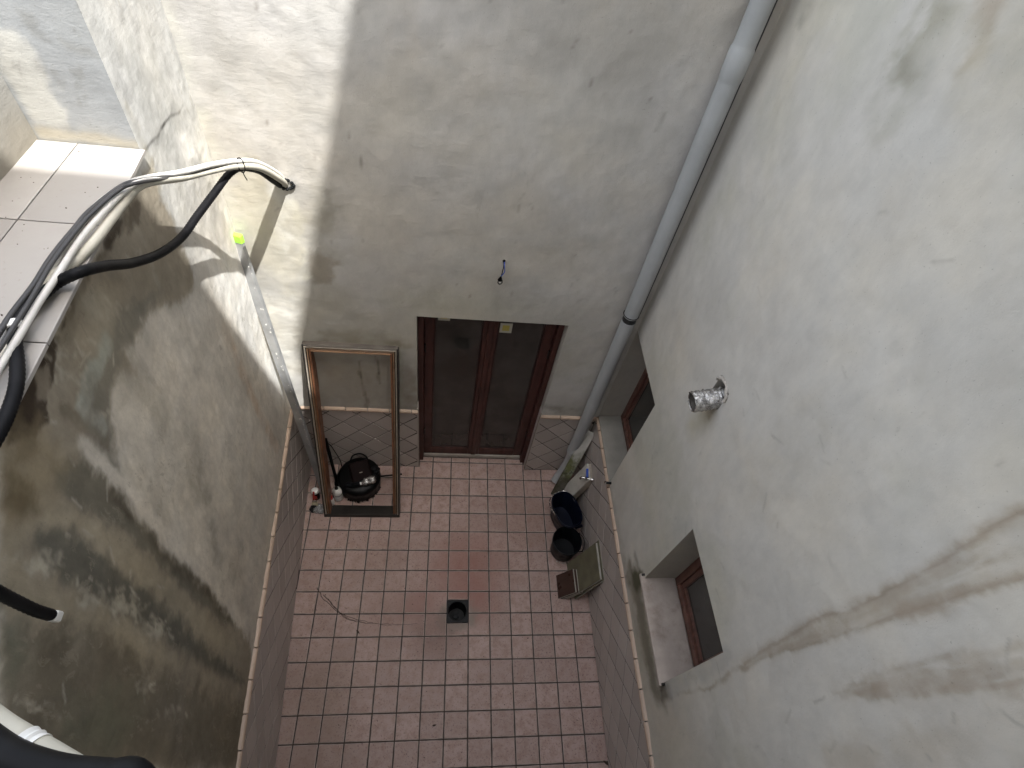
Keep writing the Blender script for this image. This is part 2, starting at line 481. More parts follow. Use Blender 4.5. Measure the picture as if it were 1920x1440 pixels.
class Paint:
    def __init__(s, X, Y, base):
        s.X, s.Y = X, Y
        s.c = np.tile(np.array(base, float), X.shape + (1,))
        s.w1 = fbm(X * 0.9, Y * 0.9, 3, 5) - 0.5
        s.w2 = fbm(X * 3.1, Y * 3.1, 11, 5, 0.65) - 0.5
        s.w3 = fbm(X * 2.7, Y * 2.7, 77, 5, 0.65) - 0.5
        s.w4 = fbm(X * 1.9, Y * 1.9, 91, 4, 0.6) - 0.5
    def lay(s, w, colr):
        w = np.clip(w, 0, 1)[..., None]
        s.c = s.c * (1 - w) + np.array(colr, float) * w
    def poly(s, pts, colr, amt=1.0, soft=0.25, rag=0.8):
        d = poly_d(s.X + s.w2 * rag * 0.9, s.Y + s.w3 * rag * 0.9, list(pts)) + s.w2 * rag * 0.3
        s.lay(amt * (1 - sstep(-soft, soft, d)), colr)
    def line(s, pts, colr, width, amt=1.0, soft=0.2, rag=0.5):
        d = line_d(s.X + s.w2 * rag * 0.8 + s.w1 * rag * 0.5, s.Y + s.w3 * rag * 0.8, list(pts))
        brk = np.clip(0.70 + s.w4 * 2.0, 0.30, 1.0)                # stronger here, fainter there
        s.lay(amt * brk * (1 - sstep(width, width + soft, d)), colr)
    def blotch(s, seed, scale, lo, hi, colr, amt, sx=1.0, sy=1.0, mask=None):
        f = fbm(s.X * scale * sx, s.Y * scale * sy, seed, 6, 0.6)
        w = amt * sstep(lo, hi, f)
        s.lay(w if mask is None else w * mask, colr)

def axis_coords(a, b, step, cuts, fine=None):
    """Grid lines from a to b through every cut; closer together inside fine = (from, to, step)."""
    ks = sorted(set([a, b] + [c_ for c_ in list(cuts) + (list(fine[:2]) if fine else []) if a < c_ < b]))
    out = []
    for p, q in zip(ks[:-1], ks[1:]):
        st = fine[2] if fine and fine[0] <= (p + q) / 2 <= fine[1] else step
        n = max(1, int(round((q - p) / st)))
        out += [p + (q - p) * i / n for i in range(n)]
    return np.array(out + [b])
def plaster_sheet(name, parent, place, U, W, holes, paint, normal, body, relief=0.05, mat_='plaster'):
    """A finely divided face of plaster. place(u, w) -> points; holes: (u0, u1, w0, w1); body: MB with the wall's other faces."""
    X, Y = np.meshgrid(U, W, indexing='ij')
    pnt = paint(X, Y)
    D = (fbm(X * 0.55, Y * 0.4, 41, 4) - 0.5) * relief * 2 + (fbm(X * 2.2, Y * 1.6, 47, 4) - 0.5) * relief * 0.7
    edge = np.minimum(np.minimum(X - U[0], U[-1] - X), np.minimum(Y - W[0], W[-1] - Y))
    for u0, u1, w0, w1 in holes:
        e = np.maximum(np.maximum(u0 - X, X - u1), np.maximum(w0 - Y, Y - w1))
        edge = np.minimum(edge, np.maximum(e, 0))
    D = np.where(D > 0, D, D) * sstep(0.0, 0.35, edge)
    P = place(X, Y) + D[..., None] * np.array(normal, float)
    nu, nw = X.shape
    idx = np.arange(nu * nw).reshape(nu, nw)
    cu, cw = (U[:-1] + U[1:]) / 2, (W[:-1] + W[1:]) / 2
    keep = np.ones((nu - 1, nw - 1), bool)
    for u0, u1, w0, w1 in holes:
        keep &= ~(((cu > u0) & (cu < u1))[:, None] & ((cw > w0) & (cw < w1))[None, :])
    q = np.stack([idx[:-1, :-1], idx[1:, :-1], idx[1:, 1:], idx[:-1, 1:]], -1)[keep]
    P = P.reshape(-1, 3)
    a, b, c_ = P[q[0][0]], P[q[0][1]], P[q[0][2]]
    if np.dot(np.cross(b - a, c_ - a), normal) < 0: q = q[:, ::-1]
    ox = np.array(ORIGIN[root_of(parent).name])
    nb = len(body.v)
    verts = np.vstack([P, np.array(body.v)]) if nb else P
    verts = (verts - ox) * T
    faces = [list(map(int, f)) for f in q] + [[i + len(P) for i in f] for f in body.f]
    me = bpy.data.meshes.new(name)
    me.from_pydata(verts.tolist(), [], faces)
    ca = me.color_attributes.new('stain', 'FLOAT_COLOR', 'POINT')
    cc = np.ones((len(verts), 4), np.float32)
    cc[:len(P), :3] = pnt.c.reshape(-1, 3)
    cc[len(P):, :3] = (0.40, 0.375, 0.335)
    ca.data.foreach_set('color', cc.ravel())
    me.update()
    sm = np.zeros(len(me.polygons), bool)
    sm[:len(q)] = True
    me.polygons.foreach_set('use_smooth', sm)
    return link(name, me, M[mat_], parent)
def quad(mb, a, b, c_, d, toward):
    P = [Vector(p) for p in (a, b, c_, d)]
    n = (P[1] - P[0]).cross(P[2] - P[0])
    m = Vector(toward) - (P[0] + P[2]) / 2
    mb.add(P, [[0, 1, 2, 3] if n.dot(m) > 0 else [3, 2, 1, 0]])

# ------------------------------------------------------------------ tiles cut to a convex outline
def clip(poly, outline):
    out = list(poly)
    n = len(outline)
    for i in range(n):
        (ax, ay), (bx, by) = outline[i], outline[(i + 1) % n]
        inp, out = out, []
        if not inp: return []
        def side(p): return (bx - ax) * (p[1] - ay) - (by - ay) * (p[0] - ax)
        for j in range(len(inp)):
            p, q = inp[j], inp[(j + 1) % len(inp)]
            sp, sq = side(p), side(q)
            if sp >= 0: out.append(p)
            if (sp > 0 > sq) or (sp < 0 < sq):
                t = sp / (sp - sq)
                out.append((p[0] + (q[0] - p[0]) * t, p[1] + (q[1] - p[1]) * t))
    r = []
    for p in out:
        if not r or math.hypot(p[0] - r[-1][0], p[1] - r[-1][1]) > 1e-4: r.append(p)
    if len(r) > 1 and math.hypot(r[0][0] - r[-1][0], r[0][1] - r[-1][1]) < 1e-4: r.pop()
    return r
def area(p): return 0.5 * sum(p[i][0] * p[(i + 1) % len(p)][1] - p[(i + 1) % len(p)][0] * p[i][1] for i in range(len(p)))
def inset(p, d):
    n = len(p)
    out = []
    for i in range(n):
        a, b, c_ = Vector(p[i - 1]), Vector(p[i]), Vector(p[(i + 1) % n])
        e1, e2 = (b - a).normalized(), (c_ - b).normalized()
        n1, n2 = Vector((-e1.y, e1.x)), Vector((-e2.y, e2.x))
        m = n1 + n2
        den = m.dot(n1)
        out.append(tuple(b + m * (d / max(den, 0.25))))
    return out
def tile_mesh(mb, poly, place, thick, bev, lift=0.0):
    """poly: outline of the top, counter-clockwise; place(u, v, h) -> world."""
    n = len(poly)
    top = inset(poly, bev)
    V = [place(u, v, -thick + lift) for u, v in poly] + [place(u, v, -bev * 0.6 + lift) for u, v in poly] + [place(u, v, lift) for u, v in top]
    F = [list(range(2 * n, 3 * n))]
    for i in range(n):
        j = (i + 1) % n
        F += [[i, j, n + j, n + i], [n + i, n + j, 2 * n + j, 2 * n + i]]
    return mb.add(V, F)

# ================================================================== THE SETTING
# ---- floor: dark joint bed with every tile laid in it
floor = thing('floor', None, None, (0, 0, 0), kind='structure')
FLOOR_OUT = [(xl(YF), YF), (XR, YF), (XR, YB), (xl(YB), YB)]
bed = MB()
DR = (-0.05, 1.0, -1.43, -0.40)                                    # drain opening x0 x1 y0 y1
for x0, x1, y0, y1 in ((-8.2, XR + 1, YF, DR[2]), (-8.2, DR[0], DR[2], DR[3]), (DR[1], XR + 1, DR[2], DR[3]), (-8.2, XR + 1, DR[3], 8.2)):
    bed.box((x0, y0, -1.2), (x1, y1, -0.028))
bed.part('joint_bed', M['grout'], floor)
GAP = 0.023
def floor_place(u, v, h): return (u, v, h)
full_tile = None
def floor_tile(poly):
    p = inset(poly, GAP)
    if area(p) < 0.02: return
    cx, cy = sum(q[0] for q in p) / len(p), sum(q[1] for q in p) / len(p)
    global full_tile
    whole = len(p) == 4 and abs(area(poly) - 1) < 1e-3
    tilt = (rnd.gauss(0, 0.004), rnd.gauss(0, 0.004))
    if whole and full_tile is not None:
        me = full_tile
    else:
        mb = MB()
        tile_mesh(mb, [(u - cx, v - cy) for u, v in p], floor_place, 0.05, 0.026)
        me = mb.mesh('floor_tile')
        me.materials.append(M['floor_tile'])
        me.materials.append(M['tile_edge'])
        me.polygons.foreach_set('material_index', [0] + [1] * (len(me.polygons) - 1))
        if whole: full_tile = me
    o = link('tile', me, None, floor)
    o.location = (cx * T, cy * T, rnd.uniform(-0.002, 0.002) * T)
    o.rotation_euler = (tilt[0] * 0.5, tilt[1] * 0.5, rnd.gauss(0, 0.003))
for i in range(-8, 8):
    for j in range(-9, 8):
        sq = [(i, j), (i + 1, j), (i + 1, j + 1), (i, j + 1)]
        if i == 0 and j in (-1, -2):                               # the two tiles cut for the drain
            cut = clip(sq, [(0, DR[3]), (1, DR[3]), (1, 0), (0, 0)]) if j == -1 else clip(sq, [(0, -2), (1, -2), (1, DR[2]), (0, DR[2])])
            if cut: floor_tile(cut)
            continue
        main = clip(sq, FLOOR_OUT)
        if j == 6 and i == -2:                                     # cut round the corner of the doorway
            floor_tile([(-2, 6), (-1, 6), (-1, 7), (-1.74, 7), (-1.74, 6.70), (-2, 6.70)])
            continue
        if j == 6 and i == 4:
            floor_tile([(4, 6), (5, 6), (5, 6.70), (4.06, 6.70), (4.06, 7), (4, 7)])
            continue
        if j == 6 and -1 <= i <= 3:
            floor_tile(sq)
            continue
        if j == 7:
            alc = clip(sq, [(-1.74, 7), (4.06, 7), (4.06, 7.32), (-1.74, 7.32)])
            if alc and area(alc) > 0.01: floor_tile(alc)
            continue
        if main and area(main) > 0.01: floor_tile(main)

# ---- wall tiling: bullnose course over diamond tiles, built for one straight run of wall
W_TOP = 5.22                                                       # top of the diamonds; the bullnose sits above
def wainscot(wall, place, u0, u1, phase, skip=(), trim_phase=0.0, group_mat='wall_tile', trim=True, z0=0.02, ztop=None):
    """place(u, z, h): point on the wall face, h out from it. Diamonds of 1 tile side laid on their points."""
    zt = W_TOP if ztop is None else ztop
    S = math.sqrt(2) / 2 * 1.004
    out = [(u0, z0), (u1, z0), (u1, zt), (u0, zt)]
    bedm = MB()
    A, B_, C_, D_ = (place(u, z, 0.030) for u, z in ((u0, 0), (u1, 0), (u1, zt + 0.02), (u0, zt + 0.02)))
    E = [place(u, z, -0.05) for u, z in ((u0, 0), (u1, 0), (u1, zt + 0.02), (u0, zt + 0.02))]
    bedm.add([A, B_, C_, D_] + E, [[0, 1, 2, 3], [7, 6, 5, 4], [0, 4, 5, 1], [1, 5, 6, 2], [2, 6, 7, 3], [3, 7, 4, 0]])
    bedm.part('tile_bed', M['pale_grout'], wall)
    ks = range(int((u0 - phase) / S) - 3, int((u1 - phase) / S) + 4)
    shared = None
    org = Vector(ORIGIN[wall.name])
    for a in ks:
        for b in range(-2, 12):
            if (a + b) % 2: continue
            cu, cz = phase + a * S, 4.96 - 0.705 + 0.0 - (b - 1) * S * 1.0
            dia = [(cu, cz - S), (cu + S, cz), (cu, cz + S), (cu - S, cz)]
            p = clip(dia, out)
            q_ = []
            for pt in p:                                           # no slivers of an edge
                if not q_ or math.hypot(pt[0] - q_[-1][0], pt[1] - q_[-1][1]) > 0.07: q_.append(pt)
            if len(q_) > 1 and math.hypot(q_[0][0] - q_[-1][0], q_[0][1] - q_[-1][1]) < 0.07: q_.pop()
            p = q_
            if len(p) < 3 or area(p) < 0.03: continue
            p = inset(p, 0.026)
            if area(p) < 0.015: continue
            gx, gz = sum(q[0] for q in p) / len(p), sum(q[1] for q in p) / len(p)
            c0 = Vector(place(gx, gz, 0))
            whole = abs(area(dia) - area(clip(dia, out))) < 1e-7
            lift = rnd.uniform(-0.003, 0.003)
            if whole and shared is not None:
                me = shared
            else:
                mb = MB()
                tile_mesh(mb, p, lambda u, z, h: Vector(place(u, z, h + 0.05)) - c0, 0.03, 0.012)
                me = mb.mesh('wall_tile')
                me.materials.append(M[group_mat])
                if whole: shared = me
            o = link('tile', me, None, wall)
            n_ = Vector(place(gx, gz, 1)) - c0
            o.location = (c0 - org + n_ * lift) * T
    if trim:
        # half-round trim pieces, one tile long
        u = u0 - (1.0 - (trim_phase % 1.0)) if trim_phase % 1.0 else u0
        me_full = None
        while u < u1 - 0.02:
            a_, b_ = max(u, u0) + 0.022, min(u + 1.0, u1) - 0.022
            u += 1.0
            if b_ - a_ < 0.05: continue
            mid = Vector(place((a_ + b_) / 2, zt + 0.02, 0))
            whole = abs(b_ - a_ - 0.956) < 1e-3
            if not (whole and me_full):
                mb = MB()
                prof = [(-0.02, -0.03), (0.075, 0.0), (0.115, 0.035), (0.13, 0.09), (0.115, 0.145), (0.07, 0.18), (-0.02, 0.20)]
                V = [Vector(place(uu, zt + 0.02 + hz, hh)) - mid for uu in (a_, b_) for hh, hz in prof]
                m = len(prof)
                mb.add(V, [[i, i + 1, m + i + 1, m + i] for i in range(m - 1)] + [list(range(m))[::-1], list(range(m, 2 * m))])
                me = mb.mesh('trim_tile')
                me.materials.append(M['trim_tile'])
                if whole: me_full = me
            else: me = me_full
            o = link('trim_tile', me, None, wall)
            o.location = (mid - org) * T
            o.rotation_euler = (0, rnd.gauss(0, 0.003), rnd.gauss(0, 0.003))

PL = (0.475, 0.463, 0.447)      # sound plaster
# ---- back wall
back = thing('back_wall', 'smooth grey plaster wall with the double glass door in it', 'wall', (0, YB, 0))
DX0, DX1, DZ1 = -1.80, 4.11, 11.78
HB = 25.2
def paint_back(X, Y):
    p = Paint(X, Y, PL)
    p.blotch(21, 0.16, 0.45, 0.72, (0.40, 0.375, 0.335), 0.55)
    p.blotch(22, 0.35, 0.52, 0.75, (0.365, 0.35, 0.32), 0.45, 1.0, 0.7)
    p.blotch(23, 0.30, 0.55, 0.78, (0.50, 0.485, 0.45), 0.50, 0.8, 1.2)
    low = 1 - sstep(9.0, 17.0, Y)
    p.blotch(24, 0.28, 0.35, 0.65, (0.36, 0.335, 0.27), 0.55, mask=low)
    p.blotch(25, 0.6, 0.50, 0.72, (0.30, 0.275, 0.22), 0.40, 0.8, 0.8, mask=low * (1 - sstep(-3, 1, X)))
    # tide marks beside the sunlit strip
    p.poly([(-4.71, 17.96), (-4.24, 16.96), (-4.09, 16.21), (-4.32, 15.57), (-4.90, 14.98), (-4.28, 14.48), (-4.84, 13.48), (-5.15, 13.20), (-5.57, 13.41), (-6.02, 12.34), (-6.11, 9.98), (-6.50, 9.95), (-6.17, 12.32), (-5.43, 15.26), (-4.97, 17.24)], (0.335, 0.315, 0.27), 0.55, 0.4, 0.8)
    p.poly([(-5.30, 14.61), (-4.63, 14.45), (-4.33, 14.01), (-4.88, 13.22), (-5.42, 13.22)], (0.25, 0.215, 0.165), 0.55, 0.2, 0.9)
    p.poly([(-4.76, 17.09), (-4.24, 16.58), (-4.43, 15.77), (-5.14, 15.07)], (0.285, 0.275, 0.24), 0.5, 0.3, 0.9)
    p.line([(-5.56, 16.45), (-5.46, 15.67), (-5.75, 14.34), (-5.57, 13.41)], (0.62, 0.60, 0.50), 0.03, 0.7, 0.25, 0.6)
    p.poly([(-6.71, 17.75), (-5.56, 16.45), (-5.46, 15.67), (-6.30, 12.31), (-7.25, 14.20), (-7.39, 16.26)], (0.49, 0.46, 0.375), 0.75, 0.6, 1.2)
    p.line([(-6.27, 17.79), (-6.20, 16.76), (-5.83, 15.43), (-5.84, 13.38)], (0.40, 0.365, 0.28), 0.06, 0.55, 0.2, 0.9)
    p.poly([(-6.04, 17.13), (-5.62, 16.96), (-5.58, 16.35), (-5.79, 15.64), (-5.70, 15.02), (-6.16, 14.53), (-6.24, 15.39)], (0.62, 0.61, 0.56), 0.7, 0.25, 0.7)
    # grime above and behind the leaning frame
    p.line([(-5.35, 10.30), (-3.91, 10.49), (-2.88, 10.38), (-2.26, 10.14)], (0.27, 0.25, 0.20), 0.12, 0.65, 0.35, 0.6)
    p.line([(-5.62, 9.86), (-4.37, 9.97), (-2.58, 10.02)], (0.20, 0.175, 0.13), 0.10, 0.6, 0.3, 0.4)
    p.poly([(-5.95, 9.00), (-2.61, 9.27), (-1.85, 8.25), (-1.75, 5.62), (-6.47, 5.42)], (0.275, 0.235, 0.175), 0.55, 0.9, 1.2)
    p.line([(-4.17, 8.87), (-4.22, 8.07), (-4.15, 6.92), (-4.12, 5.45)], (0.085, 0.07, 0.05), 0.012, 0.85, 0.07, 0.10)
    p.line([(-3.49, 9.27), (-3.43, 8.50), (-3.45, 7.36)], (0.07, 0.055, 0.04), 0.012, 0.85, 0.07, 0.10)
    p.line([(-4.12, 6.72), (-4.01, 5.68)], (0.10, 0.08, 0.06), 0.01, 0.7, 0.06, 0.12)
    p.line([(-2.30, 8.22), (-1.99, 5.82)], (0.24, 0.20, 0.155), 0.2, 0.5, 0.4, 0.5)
    p.line([(4.12, 6.16), (4.95, 5.86), (5.83, 6.01)], (0.18, 0.165, 0.135), 0.02, 0.6, 0.35, 0.5)
    p.line([(-6.50, 5.24), (-4.32, 5.48), (-1.87, 5.48)], (0.20, 0.175, 0.135), 0.03, 0.5, 0.35, 0.5)
    p.poly([(-3.36, 12.58), (-1.43, 13.28), (1.11, 12.98), (2.53, 12.83), (1.82, 12.13), (-1.42, 12.02)], (0.37, 0.36, 0.295), 0.45, 0.8, 1.2)
    # rust run from above, nail scratches
    p.line([(-2.16, 22.46), (-2.03, 21.82), (-2.00, 21.30)], (0.40, 0.355, 0.30), 0.10, 0.4, 0.5, 0.5)
    p.line([(-3.33, 18.22), (-3.36, 17.73)], (0.16, 0.15, 0.135), 0.0, 0.7, 0.035, 0.01)
    p.line([(4.96, 20.33), (4.92, 19.86)], (0.25, 0.235, 0.21), 0.01, 0.6, 0.09, 0.1)
    for q in range(46):
        x, z = rnd.uniform(-6, 6), rnd.uniform(12.5, 23)
        p.line([(x, z), (x + rnd.uniform(-0.1, 0.1), z - rnd.uniform(0.02, 0.25))], (0.22, 0.2, 0.18), 0.003, 0.6, 0.05, 0.03)
    p.poly([(-7.59, 12.72), (-6.17, 12.32), (-6.50, 9.95), (-7.53, 5.43), (-7.55, 9.86)], (0.66, 0.65, 0.61), 0.8, 0.5, 0.6)  # sunlight put into the colour: plaster whitened inside the sunlit corner
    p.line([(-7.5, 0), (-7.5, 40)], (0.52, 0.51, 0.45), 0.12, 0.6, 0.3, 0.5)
    return p
body = MB()
YD = 7.62
tw = (1, -5, 6)
quad(body, (DX0, YB, 0), (DX0, YB, DZ1), (DX0, YD + 0.4, DZ1), (DX0, YD + 0.4, 0), tw)
quad(body, (DX1, YB, 0), (DX1, YB, DZ1), (DX1, YD + 0.4, DZ1), (DX1, YD + 0.4, 0), tw)
quad(body, (DX0, YB, DZ1), (DX1, YB, DZ1), (DX1, YD + 0.4, DZ1), (DX0, YD + 0.4, DZ1), (1, 7, 0))
quad(body, (-7.6, YB + 1.6, -0.5), (9.2, YB + 1.6, -0.5), (9.2, YB + 1.6, HB), (-7.6, YB + 1.6, HB), (0, 60, 20))
quad(body, (-7.6, YB, HB), (9.2, YB, HB), (9.2, YB + 1.6, HB), (-7.6, YB + 1.6, HB), (0, 7, 90))
quad(body, (-7.6, YB, 24.6), (XR + 0.3, YB, 24.6), (XR + 0.3, YB, HB), (-7.6, YB, HB), (0, -20, 30))
U = axis_coords(-7.6, XR + 0.02, 0.085, [DX0, DX1])
W = axis_coords(0.0, 24.6, 0.085, [DZ1])
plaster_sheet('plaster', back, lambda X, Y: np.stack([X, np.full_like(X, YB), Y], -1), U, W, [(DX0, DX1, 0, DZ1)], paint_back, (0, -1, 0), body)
bp_ = lambda u, z, h: (u, YB - h, z)
wainscot(back, bp_, -7.46, -1.76, -5.34, trim_phase=0.37)
wainscot(back, bp_, 4.07, 6.88, -5.34 + 1.42 * 7, trim_phase=0.0)
# tiled returns of the door reveal, with a pale corner bead
rr = MB(); rl = MB()
rr.box((4.075, 6.68, 0.02), (4.14, 7.12, 5.62)); rl.box((-1.83, 6.68, 0.02), (-1.765, 7.12, 5.62))
rr.part('reveal_tile', M['wall_tile'], back); rl.part('reveal_tile', M['wall_tile'], back)
for x_, sgn in ((-1.765, 1), (4.075, -1)):
    cb = MB(); cb.tube([(x_, 6.672, 0.02), (x_, 6.672, 5.66)], 0.026, 8)
    cb.part('corner_bead', M['bead'], back, True)

# ---- double door set back in the opening (part of the back wall)
dm = MB()
YL = 7.22
dm.box((DX0 + 0.02, YL - 0.12, 0.0), (DX0 + 0.26, YL + 0.30, DZ1 + 0.2), 0.015)           # jambs
dm.box((DX1 - 0.26, YL - 0.12, 0.0), (DX1 - 0.02, YL + 0.30, DZ1 + 0.2), 0.015)
door = dm.part('double_door', M['wood'], back)
dh = MB(); dh.box((DX0 + 0.26, YL - 0.10, DZ1 - 0.16), (DX1 - 0.26, YL + 0.30, DZ1 + 0.2)); dh.part('door_head', M['wood_dark'], door)
th = MB(); th.box((DX0 + 0.27, YL + 0.10, 0.0), (DX1 - 0.27, YD + 0.3, 0.30), 0.03); th.part('threshold', M['marble'], door)
def leaf(x0, x1, inner):
    zb, zt = 0.36, DZ1 + 0.10
    f0, f1 = YL + 0.14, YL + 0.30
    g0, g1 = (x0 + 0.46, x1 - 0.36) if inner > 0 else (x0 + 0.36, x1 - 0.50)
    lm = MB()
    lm.box((x0, f0, zb), (g0 - 0.07, f1, zt), 0.02)
    lm.box((g1 + 0.07, f0, zb), (x1, f1, zt), 0.02)
    lm.box((g0 - 0.07, f0, zb), (g1 + 0.07, f1, zb + 0.60), 0.02)
    lm.box((g0 - 0.07, f0, zt - 0.60), (g1 + 0.07, f1, zt), 0.02)
    lm.part('door_leaf', M['wood'], door)
    bm_ = MB()                                                     # glazing beads, a step back
    zz0, zz1 = zb + 0.60, zt - 0.60
    bm_.box((g0 - 0.07, f0 + 0.05, zz0), (g0, f1, zz1)); bm_.box((g1, f0 + 0.05, zz0), (g1 + 0.07, f1, zz1))
    bm_.box((g0, f0 + 0.05, zz0), (g1, f1, zz0 + 0.07)); bm_.box((g0, f0 + 0.05, zz1 - 0.07), (g1, f1, zz1))
    bm_.part('glazing_bead', M['wood_dark'], door)
    gm = MB(); gm.box((g0, f0 + 0.09, zz0 + 0.07), (g1, f0 + 0.13, zz1 - 0.07)); gm.part('glass_pane', M['glass'], door)
    return f0 + 0.09
xm = 1.16
yg = leaf(DX0 + 0.27, xm - 0.01, 1)
leaf(xm + 0.01, DX1 - 0.27, -1)
am = MB(); am.box((xm - 0.12, YL + 0.07, 0.40), (xm + 0.12, YL + 0.139, DZ1), 0.02); am.part('door_astragal', M['wood'], door)
for x_, z_ in ((DX0 + 0.30, 2.4), (DX0 + 0.30, 9.0), (DX1 - 0.30, 2.4), (DX1 - 0.30, 9.0)):
    hp = MB(); hp.tube([(x_, YL + 0.10, z_), (x_, YL + 0.10, z_ + 0.5)], 0.045, 8); hp.part('hinge', M['bronze'], door, True)
for (x0, x1, z0, z1) in ((-1.00, -0.52, 10.88, 11.46), (1.53, 2.04, 10.36, 10.93)):
    sm_ = MB(); sm_.box((x0, yg - 0.012, z0), (x1, yg - 0.003, z1)); sm_.part('sticker', M['paper'], door)
    sm_ = MB(); sm_.box((x0 + 0.11, yg - 0.016, z0 + 0.12), (x1 - 0.11, yg - 0.0125, z1 - 0.12)); sm_.part('sticker_print', M['yellow'], door)

# ---- left wall: heavily stained below the terrace, sunlit above its far end
left = thing('left_wall', 'heavily stained plaster wall below the tiled terrace edge', 'wall', (xl(0), 0, 0))
YP = 3.05                                                          # the terrace stops here; the wall goes on up beyond it
HL = 24.8
TH = 20.05
def paint_left(X, Y):
    p = Paint(X, Y, (0.58, 0.535, 0.465))
    p.blotch(31, 0.30, 0.44, 0.70, (0.50, 0.465, 0.40), 0.5, 1.3, 0.35)
    p.blotch(32, 0.55, 0.50, 0.70, (0.62, 0.58, 0.51), 0.4, 1.4, 0.35)
    p.blotch(30, 0.9, 0.52, 0.70, (0.44, 0.41, 0.35), 0.35, 1.6, 0.25)
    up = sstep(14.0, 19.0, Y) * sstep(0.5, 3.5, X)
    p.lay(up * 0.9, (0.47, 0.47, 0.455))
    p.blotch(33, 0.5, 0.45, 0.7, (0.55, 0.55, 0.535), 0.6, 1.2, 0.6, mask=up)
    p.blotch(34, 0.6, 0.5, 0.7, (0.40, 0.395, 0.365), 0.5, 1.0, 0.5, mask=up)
    p.poly([(3.92, 16.57), (6.35, 14.71), (7.36, 9.13), (6.58, 5.64), (4.56, 10.91), (4.05, 14.62)], (0.72, 0.715, 0.69), 0.9, 0.6, 0.5)  # sunlit triangle painted whiter, so the sun reads stronger on it
    # grey streaks down the pale part
    p.line([(-0.36, 15.01), (-0.55, 13.76), (-0.77, 13.01), (-1.38, 11.95)], (0.34, 0.32, 0.275), 0.10, 0.55, 0.45, 0.6)
    p.line([(-0.85, 13.46), (-1.28, 12.42), (-1.92, 11.37), (-2.26, 10.60)], (0.28, 0.265, 0.23), 0.05, 0.65, 0.35, 0.5)
    p.line([(-0.93, 18.21), (-0.96, 17.31), (-0.99, 16.15), (-1.15, 14.83), (-1.28, 13.24)], (0.36, 0.335, 0.28), 0.14, 0.6, 0.5, 0.5)
    p.line([(1.52, 17.35), (1.46, 16.31), (1.28, 15.06)], (0.38, 0.35, 0.295), 0.10, 0.55, 0.4, 0.5)
    p.line([(0.23, 10.73), (-0.68, 9.57), (-1.72, 8.58)], (0.42, 0.39, 0.34), 0.15, 0.5, 0.4, 0.5)
    # brown-grey soaked zone under the terrace edge
    p.poly([(3.36, 19.74), (3.12, 19.10), (3.08, 17.46), (2.95, 16.42), (1.77, 16.95), (0.52, 17.85), (-0.28, 17.90), (-0.74, 18.24), (-0.92, 17.66), (-1.19, 18.17), (-1.63, 18.08), (-2.05, 17.89), (-2.34, 17.50), (-2.90, 18.45), (-3.11, 18.11), (-3.16, 16.98), (-3.24, 15.69), (-3.34, 14.37), (-3.28, 12.50), (-3.28, 10.85), (-3.37, 9.16), (-3.39, 6.21), (-4.83, 4.75), (-7.00, 5.65), (-7.52, 17.37), (-3.52, 20.28), (-2.77, 20.17)], (0.275, 0.238, 0.180), 0.93, 0.16, 0.45)
    m_old = 1 - sstep(-4.0, 1.5, X - (Y - 16) * 0.15)
    p.blotch(35, 0.55, 0.46, 0.66, (0.175, 0.150, 0.112), 0.40, 1.0, 0.6, mask=m_old)
    p.blotch(39, 0.9, 0.52, 0.66, (0.33, 0.295, 0.235), 0.30, 1.2, 0.6, mask=m_old)
    # cold patch along the edge of the pale area
    p.poly([(1.51, 17.61), (0.39, 17.99), (-0.37, 17.92), (-0.73, 18.26), (-1.19, 18.17), (-1.63, 18.08), (-2.06, 17.91), (-2.45, 17.49), (-2.86, 16.77), (-2.92, 17.31), (-2.60, 18.29), (-2.34, 18.82), (-1.81, 18.95), (-0.98, 18.93), (-0.04, 18.67)], (0.190, 0.178, 0.145), 0.78, 0.18, 0.45)
    p.line([(-1.10, 18.78), (-1.64, 18.73), (-2.11, 18.73), (-2.43, 18.68)], (0.345, 0.355, 0.305), 0.12, 0.8, 0.20, 0.4)
    p.line([(-2.44, 18.69), (-2.46, 18.34), (-2.48, 17.96)], (0.40, 0.405, 0.355), 0.08, 0.8, 0.18, 0.3)
    p.poly([(-0.83, 19.66), (-0.21, 19.26), (-0.31, 18.72), (-0.90, 18.77), (-1.32, 19.10)], (0.33, 0.30, 0.235), 0.5, 0.3, 0.6)
    # near-black drip marks right under the tiles
    p.poly([(-1.89, 20.13), (-2.22, 20.00), (-2.53, 19.87), (-2.56, 19.76), (-2.71, 19.89), (-3.07, 19.78), (-3.25, 19.46), (-3.50, 19.71), (-3.54, 19.91), (-3.09, 20.20), (-2.80, 20.14)], (0.045, 0.033, 0.023), 0.92, 0.04, 0.25)
    p.poly([(-1.56, 19.93), (-1.95, 19.82), (-2.36, 19.65), (-2.61, 19.56), (-2.91, 19.57), (-3.12, 19.29), (-3.51, 19.46), (-3.88, 19.82), (-3.19, 20.33), (-2.63, 20.12)], (0.052, 0.038, 0.026), 0.92, 0.05, 0.30)
    p.line([(2.08, 19.49), (1.12, 19.76), (0.11, 19.82), (-0.88, 19.91), (-1.54, 19.89)], (0.105, 0.085, 0.06), 0.03, 0.75, 0.16, 0.40)
    p.poly([(-3.47, 19.80), (-3.09, 19.52), (-3.66, 19.20), (-4.02, 19.53)], (0.115, 0.088, 0.058), 0.75, 0.10, 0.35)
    p.poly([(1.17, 20.03), (1.26, 19.78), (0.82, 19.61), (0.33, 19.76), (0.35, 20.00), (0.81, 20.00)], (0.075, 0.058, 0.042), 0.88, 0.06, 0.30)
    p.poly([(1.68, 19.78), (2.13, 19.52), (1.69, 19.32), (1.16, 19.47)], (0.11, 0.09, 0.068), 0.7, 0.07, 0.3)
